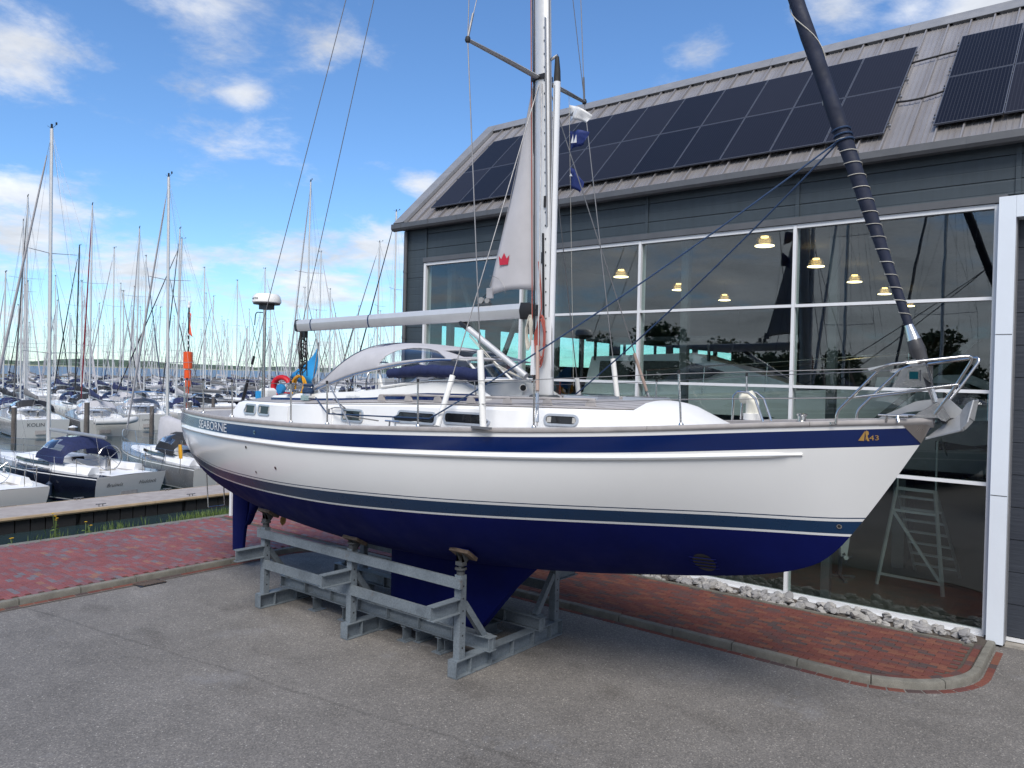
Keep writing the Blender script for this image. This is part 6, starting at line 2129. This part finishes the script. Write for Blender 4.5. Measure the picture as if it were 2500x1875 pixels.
# nearest row, sterns to the pontoon
moored('white yacht at the far left with round porthole in its transom', (-28.75, 9.35), PI + .02, 9.2, WHITE, mast_h=13.5, boom_m=CANVASB, hood_m=None, txt=None, detail=1, mast_u=.58)
moored('navy hulled yacht with navy spray hood and twin names on its white transom', (-29.2, 13.55), PI + .17, 10.4, BLACKHULL, mast_h=14.75, boom_m=None, hood_m=CANVASB, txt=[('Bruinvis', .98, .20), ('Haddock', -.32, .20)], fenders=3, furl=CANVASG, mast_u=.505, rake=-.012)
moored('grey hulled yacht with white transom nearest the rudder of the big yacht', (-29.3, 17.5), PI - .05, 10.2, GREYHULL, mast_h=13.95, boom_m=None, hood_m=CANVASK, fenders=2, furl=CANVASG, txt=[('Lemora 34', .3, .14)], mast_u=.52, rake=-.03, cover=CANVASG)
# second row across the fairway, sterns towards the quay
moored('light grey yacht named on its broad white transom, second row far left', (-58.8, 21.2), PI - .18, 12.4, SILVER, mast_h=17.8, hood_m=CANVASK, boom_m=CANVASD, txt=[('KOLIN', .9, .36)], furl=CANVASD, mast_u=.55, rake=-.01)
moored('dark grey double-ender with a dinghy on its stern, second row', (-57.5, 24.9), PI - .25, 12.0, GREYHULL, mast_h=17.9, hood_m=CANVASG, boom_m=CANVASB, furl=mat('furl_red', (.26, .015, .03), .8), mast_u=.60, rake=-.02, txt=None)
moored('grey yacht with rounded white transom and blue bimini, second row', (-61.5, 30.0), PI - .3, 12.5, SILVER, mast_h=17.2, hood_m=CANVASG, boom_m=CANVASD, bimini=mat('bimini_blue', (.06, .14, .28), .8), furl=CANVASG, mast_u=.55, txt=[('Lumina', .5, .22)])
moored('silver yacht lying broadside behind the second row', (-73.5, 45.5), -1.75, 12.5, SILVER, mast_h=18.1, hood_m=CANVASK, boom_m=CANVASD, furl=CANVASK, detail=0)
MIDS = [((-75.5, 25.5), 17.6, 'tall yacht behind the light grey named yacht, mast leaning right', ALU, CANVASG, CANVASD),
        ((-80.4, 31.9), 16.7, 'yacht with a slim black mast behind the second row', MASTB, CANVASK, CANVASK),
        ((-84.8, 37.4), 17.7, 'yacht with silver mast behind the black masted one', ALU, CANVASG, CANVASB),
        ((-86.1, 41.4), 17.5, 'yacht with grey mast left of the orange marker', ALU, CANVASB, CANVASD),
        ((-69.7, 36.6), 18.1, 'yacht whose mast stands beside that of the grey hulled near yacht', ALU, CANVASK, CANVASG),
        ((-47.7, 35.0), 19.1, 'tall masted yacht behind the stern flag of the big yacht', ALU, CANVASG, CANVASB),
        ((-70.0, 53.1), 18.3, 'yacht with its mast seen right of the tall mast over the boom', ALU, CANVASG, CANVASD),
        ((-58.1, 51.0), 18.0, 'yacht with its mast standing left of the showroom corner', ALU, CANVASD, CANVASB),
        ((-48.6, 44.6), 18.8, 'yacht with the mast nearest the showroom corner', ALU, CANVASK, CANVASD),
        ((-83.5, 55.0), 17.6, 'yacht with its mast beside the radar dome', ALU, CANVASG, CANVASD)]
for i, ((x, y), mh, lab, mm, fu, bm) in enumerate(MIDS):
    rz = PI + random.uniform(-.35, .35) if i % 3 else random.uniform(-.3, .3)
    L_ = 11.5
    u = .52
    sx_, sy_ = x - math.cos(rz) * L_ * u, y - math.sin(rz) * L_ * u
    moored(lab, (sx_, sy_), rz, L_, random.choice([WHITE, WHITE, BLACKHULL, SILVER]), mast_h=mh, hood_m=random.choice([CANVASB, CANVASK, CANVASG]), boom_m=bm, furl=fu, mast_m=mm, detail=0, mast_u=u, rake=random.uniform(-.01, .03))
# packed far rows: copies of a few yachts
protos = []
for k, (L_, hm, mh, hd_, bm, fu) in enumerate(((10.0, WHITE, 14.0, CANVASB, CANVASB, CANVASG), (11.0, WHITE, 15.5, CANVASG, CANVASD, CANVASD), (12.0, BLACKHULL, 17.0, CANVASK, CANVASD, CANVASG),
                                               (9.0, WHITE, 12.2, CANVASB, CANVASD, CANVASB), (10.5, WHITE, 13.4, CANVASK, CANVASB, CANVASG), (12.5, WHITE, 16.4, None, CANVASG, CANVASK), (9.5, SILVER, 13.0, CANVASB, CANVASK, CANVASG))):
    protos.append((moored('moored yacht', (-400, 60), 0, L_, hm, mast_h=mh, hood_m=hd_, boom_m=bm, furl=fu, detail=0, spreaders=1 if L_ < 10 else 2, rake=.02), L_))
used = set()
LOOK = ['white hull and navy sail cover', 'white hull and slate sail cover', 'dark hull and slate sail cover', 'short mast and white hull', 'white hull and black hood', 'white hull and pale sail cover', 'silver hull and black sail cover']
def px_u(x, y):
    d = Vector((x, y, 0)) - Vector((0, 0, 4.15))
    return 1250 + 1870 * d.dot(rgt) / d.dot(fwd)
def where(u):
    for lim, w in ((110, 'at the left edge of the marina'), (260, 'left of the red furled sail'), (420, 'left of the orange marker'), (560, 'just right of the orange marker'), (660, 'behind the radar dome'), (760, 'behind the stern flag'), (860, 'under the big boom'), (5000, 'beside the showroom corner')):
        if u < lim:
            return w
rr = random.Random(21)
rowsX = [(-72, 20, 25), (-92, 30, 86), (-106, 34, 99), (-124, 40, 116), (-140, 45, 131), (-160, 52, 150), (-178, 58, 166), (-200, 66, 186), (-222, 74, 205)]
for ri, (rx, y0, y1) in enumerate(rowsX):
    y = y0
    while y < y1:
        k = rr.randrange(len(protos))
        P_, L_ = protos[k]
        rz = (PI if ri % 2 == 0 else 0) + rr.uniform(-.06, .06)
        x = rx + rr.uniform(-.6, .6)
        lab = '%s yacht with %s %s' % ('mid-distance' if ri < 4 else 'far', LOOK[k], where(px_u(x, y)))
        if k not in used:
            used.add(k)
            P_.location = (x, y, WZ); P_.rotation_euler = (0, 0, rz); P_['label'] = lab
            P_['group'] = 'yachts packed in the far rows'
        else:
            o = dup(P_, (x, y, WZ), rz, lab)
            o['group'] = 'yachts packed in the far rows'
            s_ = rr.uniform(.93, 1.07)
            o.scale = (s_, s_, s_)
        y += rr.uniform(3.9, 5.4)
# pontoons
def pontoon(label, x0, x1, y0, y1, ztop, near=False):
    t = thing('pontoon', label, 'pontoon', ((x0 + x1) / 2, (y0 + y1) / 2, WZ), group='floating pontoons')
    hw, hl, zt = (x1 - x0) / 2, (y1 - y0) / 2, ztop - WZ
    n = max(1, int(2 * hl / 6))
    for k in range(n):
        ya, yb = -hl + 2 * hl * k / n, -hl + 2 * hl * (k + 1) / n
        MB().box((0, (ya + yb) / 2, zt - .03), (2 * hw - .22, yb - ya - .012, .06)).build('deck_board', PDECK, t)
        for sd in (1, -1):
            b = MB()
            b.loft([[(sd * (hw - .11 + dx), y_, zt + dz) for dx, dz in ((0, -.10), (.10, -.105), (.125, -.06), (.11, -.005), (.0, .0))] for y_ in (ya + .004, yb - .004)], True, False, True)
            b.build('edge_beam', PONTW, t, 30)
            if near:
                MB().box((sd * (hw - .02), (ya + yb) / 2, zt - .085), (.01, yb - ya - .05, .02)).build('edge_trim', FRAMEW, t)
    if near:
        k = 0
        y = -hl + .4
        while y < hl:
            w = .42 if k % 7 else .9
            MB().box((hw - .18, y + w / 2, zt - .32), (.12, w - .035, .42)).build('float_panel', RUBBER, t)
            y += w + (.0 if k % 7 else .1); k += 1
        for y in [-hl + 1.5 + 3.1 * j for j in range(int(2 * hl / 3.1))]:
            for sd in (1, -1):
                c = MB().tube([(sd * (hw - .22), y - .16, zt + .08), (sd * (hw - .22), y + .16, zt + .08)], .016, 8).build('mooring_cleat', WIRE, t, 40)
                for dy in (-.06, .06):
                    MB().cyl((sd * (hw - .22), y + dy, zt), (sd * (hw - .22), y + dy, zt + .08), .018, n=8).build('cleat_foot', WIRE, c, 40)
    MB().box((0, 0, zt - .38), (2 * hw - .5, 2 * hl - .3, .55)).build('float', RUBBER, t)
    return t
pontoon('long grey pontoon with tan timber edges along the bank', -28.0, -25.85, -12, 44, -.45, True)
pontoon('distant pontoon behind the second row of yachts', -73.2, -71.2, 10, 62, -.45)
pontoon('distant pontoon between the fourth and fifth rows', -105.4, -103.4, 25, 125, -.45)
pontoon('distant pontoon between the sixth and seventh rows', -139.4, -137.4, 35, 150, -.45)
pontoon('distant pontoon between the eighth and ninth rows', -177.4, -175.4, 45, 190, -.45)
pontoon('distant pontoon between the tenth and eleventh rows', -221.4, -219.4, 60, 230, -.45)
# piles
pile_l = ['leftmost mooring pile in front of the light grey named yacht', 'mooring pile left of the dark double-ender', 'mooring pile close behind the boom of the navy yacht', 'mooring pile between dark and grey second row yachts', 'mooring pile behind the tarpaulin of the grey near yacht', 'mooring pile right of the orange marker', 'mooring pile in the fairway far left']
for (x, y, h, r_), lab in zip(((-55.5, 18.4, 2.3, .16), (-54.5, 22.4, 2.6, .17), (-42.0, 16.6, 1.9, .2), (-56.3, 27.7, 2.2, .16), (-58.0, 31.6, 2.4, .16), (-66.0, 38.2, 2.5, .16), (-52.0, 16.2, 1.7, .15)), pile_l):
    t = thing('mooring_pile', lab, 'pile', (x, y, WZ - 1.2), group='wooden mooring piles')
    MB().tube([(0, 0, 0), (0, 0, 1.2 + h)], [r_, r_ * .95], 12).build('post', PILE, t, 40)
    MB().lathe([(r_ * 1.02, 1.2 + h), (r_ * 1.05, 1.24 + h), (.02, 1.32 + h)], n=12).build('cap', FRAMEW, t, 40)
# orange marker with flag
t = thing('harbour_marker', 'orange harbour marker pole with cylinders and orange flag', 'marker', (-66.8, 36.1, WZ - 1))
MB().cyl((0, 0, 0), (0, 0, 5.05), .14).build('lower_pole', ORANGE, t, 40)
MB().lathe([(.16, 4.35), (.30, 4.40), (.30, 5.90), (.14, 5.95)], n=16).build('lower_cylinder', ORANGE, t, 40)
MB().lathe([(.14, 6.0), (.40, 6.05), (.40, 7.55), (.14, 7.6)], n=16).build('upper_cylinder', ORANGE, t, 40)
MB().cyl((0, 0, 7.6), (0, 0, 11.6), .07).build('upper_pole', BLACK, t, 40)
for z in (8.05, 8.55, 9.05):
    MB().cyl((0, 0, z), (0, 0, z + .18), .085).build('pole_band', FRAMEW, t, 40)
MB().lathe([(.14, 11.6), (.14, 11.8), (.10, 11.85), (.12, 12.1), (.05, 12.2)], n=12).build('lantern', FRAMEW, t, 40)
rw = [[(.08 + .55 * u * (.5 + .5 * v), .12 * math.sin(4 * u + 3 * v), 11.2 - 1.75 * v - .5 * u + .15 * math.sin(6 * v)) for u in [i / 5 for i in range(6)]] for v in [j / 8 for j in range(9)]]
b = MB(); b.loft(rw, False)
o = b.build('flag_cloth', ORFLAG, t, 60)
o.modifiers.new('cloth', 'SOLIDIFY').thickness = .01
t = thing('rescue_sling', 'yellow rescue sling on the stern rail between the two nearest yachts', 'lifebuoy', (-29.6, 15.75, WZ + 1.45))
MB().tube([(0, .02, 0), (0, 0, .28), (0, -.02, .55)], [(.05, .12), (.06, .13), (.05, .10)], 10).build('sling_bag', YELLOW, t, 50)
MB().tube([(0, 0, .5), (.02, .0, .72), (.02, .06, .72), (0, .06, .5)], .012, 5).tube([(0, 0, 0), (0, 0, -.6)], .014, 6).build('bracket', STEEL, t, 40)
# inflatable dinghy on the stern of the dark double-ender
t = thing('dinghy', 'white inflatable dinghy hung across the stern of the dark double-ender', 'dinghy', (-56.2, 25.0, WZ + 1.15), PI / 2 - .25)
MB().tube([(-1.3, -.45, 0), (.6, -.45, .02), (1.2, -.2, .12), (1.35, 0, .15), (1.2, .2, .12), (.6, .45, .02), (-1.3, .45, 0)], .21, 10).build('tube', mat('dinghy_grey', (.55, .56, .56), .5), t, 50)
MB().box((-.2, 0, -.1), (2.2, .8, .05)).build('floor', CANVASD, t)
for lab, x, y, k in (('small white sail of a distant boat on the lake', -700, 330, 7), ('tiny white sail far out on the lake', -1300, 560, 9)):
    t = thing('distant_sailboat', lab, 'sailboat', (x, y, WZ))
    MB().prism([(0, 0, 1), (3.0, 0, 1), (0.1, 0, k + 1)], (0, .05, 0)).build('sail', FRAMEW, t)
    MB().loft([[(-2.5, -.8, .7), (-2.5, .8, .7), (-2.5, 0, -.2)], [(1, -1, .8), (1, 1, .8), (1, 0, -.3)], [(4, -.05, 1), (4, .05, 1), (4, 0, .5)]], True, False, True).build('hull', WHITE, t)

# ================================================================ trees across the yard, mirrored in the glass
def tree(label, x, y, h, r_, seed):
    rr = random.Random(seed)
    t = thing('tree', label, 'tree', (x, y, 0), group='trees across the yard')
    tr = MB().tube([(0, 0, -.1), (.1, .05, h * .3), (0, 0, h * .55), (.1, -.1, h * .85)], [.22, .17, .11, .04], 8)
    for k in range(7):
        a = rr.uniform(0, 6.28)
        z0 = h * rr.uniform(.25, .6)
        tr.tube([(0, 0, z0), (math.cos(a) * r_ * .4, math.sin(a) * r_ * .4, z0 + h * .15), (math.cos(a) * r_ * .75, math.sin(a) * r_ * .75, z0 + h * .25)], [.08, .05, .02], 6)
    tr.build('trunk', BARK, t, 50)
    b = MB()
    cl_ = []
    for k in range(40):
        a, z = rr.uniform(0, 6.28), rr.uniform(.15, 1.0)
        q = r_ * (1 - (z - .45) ** 2 * 1.6) * rr.uniform(.25, .95)
        cl_.append((math.cos(a) * q, math.sin(a) * q, h * z, r_ * rr.uniform(.22, .4)))
    for (cx, cy, cz, cr_) in cl_:
        for k in range(110):
            d = Vector((rr.gauss(0, 1), rr.gauss(0, 1), rr.gauss(0, .8)))
            d = d.normalized() * cr_ * rr.uniform(.5, 1.05)
            p = Vector((cx, cy, cz)) + d
            u_ = Vector((rr.gauss(0, 1), rr.gauss(0, 1), rr.gauss(0, 1))).normalized() * rr.uniform(.16, .32)
            w_ = u_.cross(Vector((rr.gauss(0, 1), rr.gauss(0, 1), rr.gauss(0, 1)))).normalized() * .13
            b.add([p - u_, p + w_, p + u_, p - w_], [(0, 1, 2, 3)])
    b.build('crown', LEAF, t)
    return t
prot = [tree('broad dark tree across the yard, seen only as a reflection', -30, -42, 7.5, 3.6, 1), tree('rounded dark tree across the yard, seen only as a reflection', -24, -40, 6.2, 3.2, 2), tree('tall dark tree across the yard, seen only as a reflection', -12, -44, 8.2, 3.4, 3)]
rr = random.Random(4)
for k in range(16):
    x = -62 + k * 5.3 + rr.uniform(-1.5, 1.5)
    if k in (6, 7, 9):
        continue
    o = dup(prot[k % 3], (x, -41 + rr.uniform(-5, 5), 0), rr.uniform(0, 6.28))
    s_ = rr.uniform(.7, 1.15)
    o.scale = (s_, s_, s_)
# yachts on the hard behind the viewer, seen mirrored in the showroom glass
for k, (x, y, lab) in enumerate(((-9.5, -10.5, 'yacht mast reflected in the left panes'), (-5.0, -13.0, 'yacht mast reflected in the middle panes'), (2.5, -11.0, 'yacht mast reflected in the right panes'), (5.5, -14.0, 'farther yacht mast reflected in the right panes'))):
    o = dup(protos[k % 3][0], (x, y, 1.35), PI / 2 + .2 * k, 'propped ' + lab)
    o['group'] = 'yachts on the hard mirrored in the glass'
    o['category'] = 'yacht'
    st = MB()
    for dx, dy in ((3, -.9), (3, .9), (6.5, -.8), (6.5, .8)):
        st.bar((dx, dy, -1.35), (dx, dy * .9, .1), .1, .1)
    st.box((4.5, 0, -1.2), (3.0, .3, .3)).box((4.5, 0, -.55), (2.2, .18, 1.1))
    st.build('prop_stands', GALV, o)
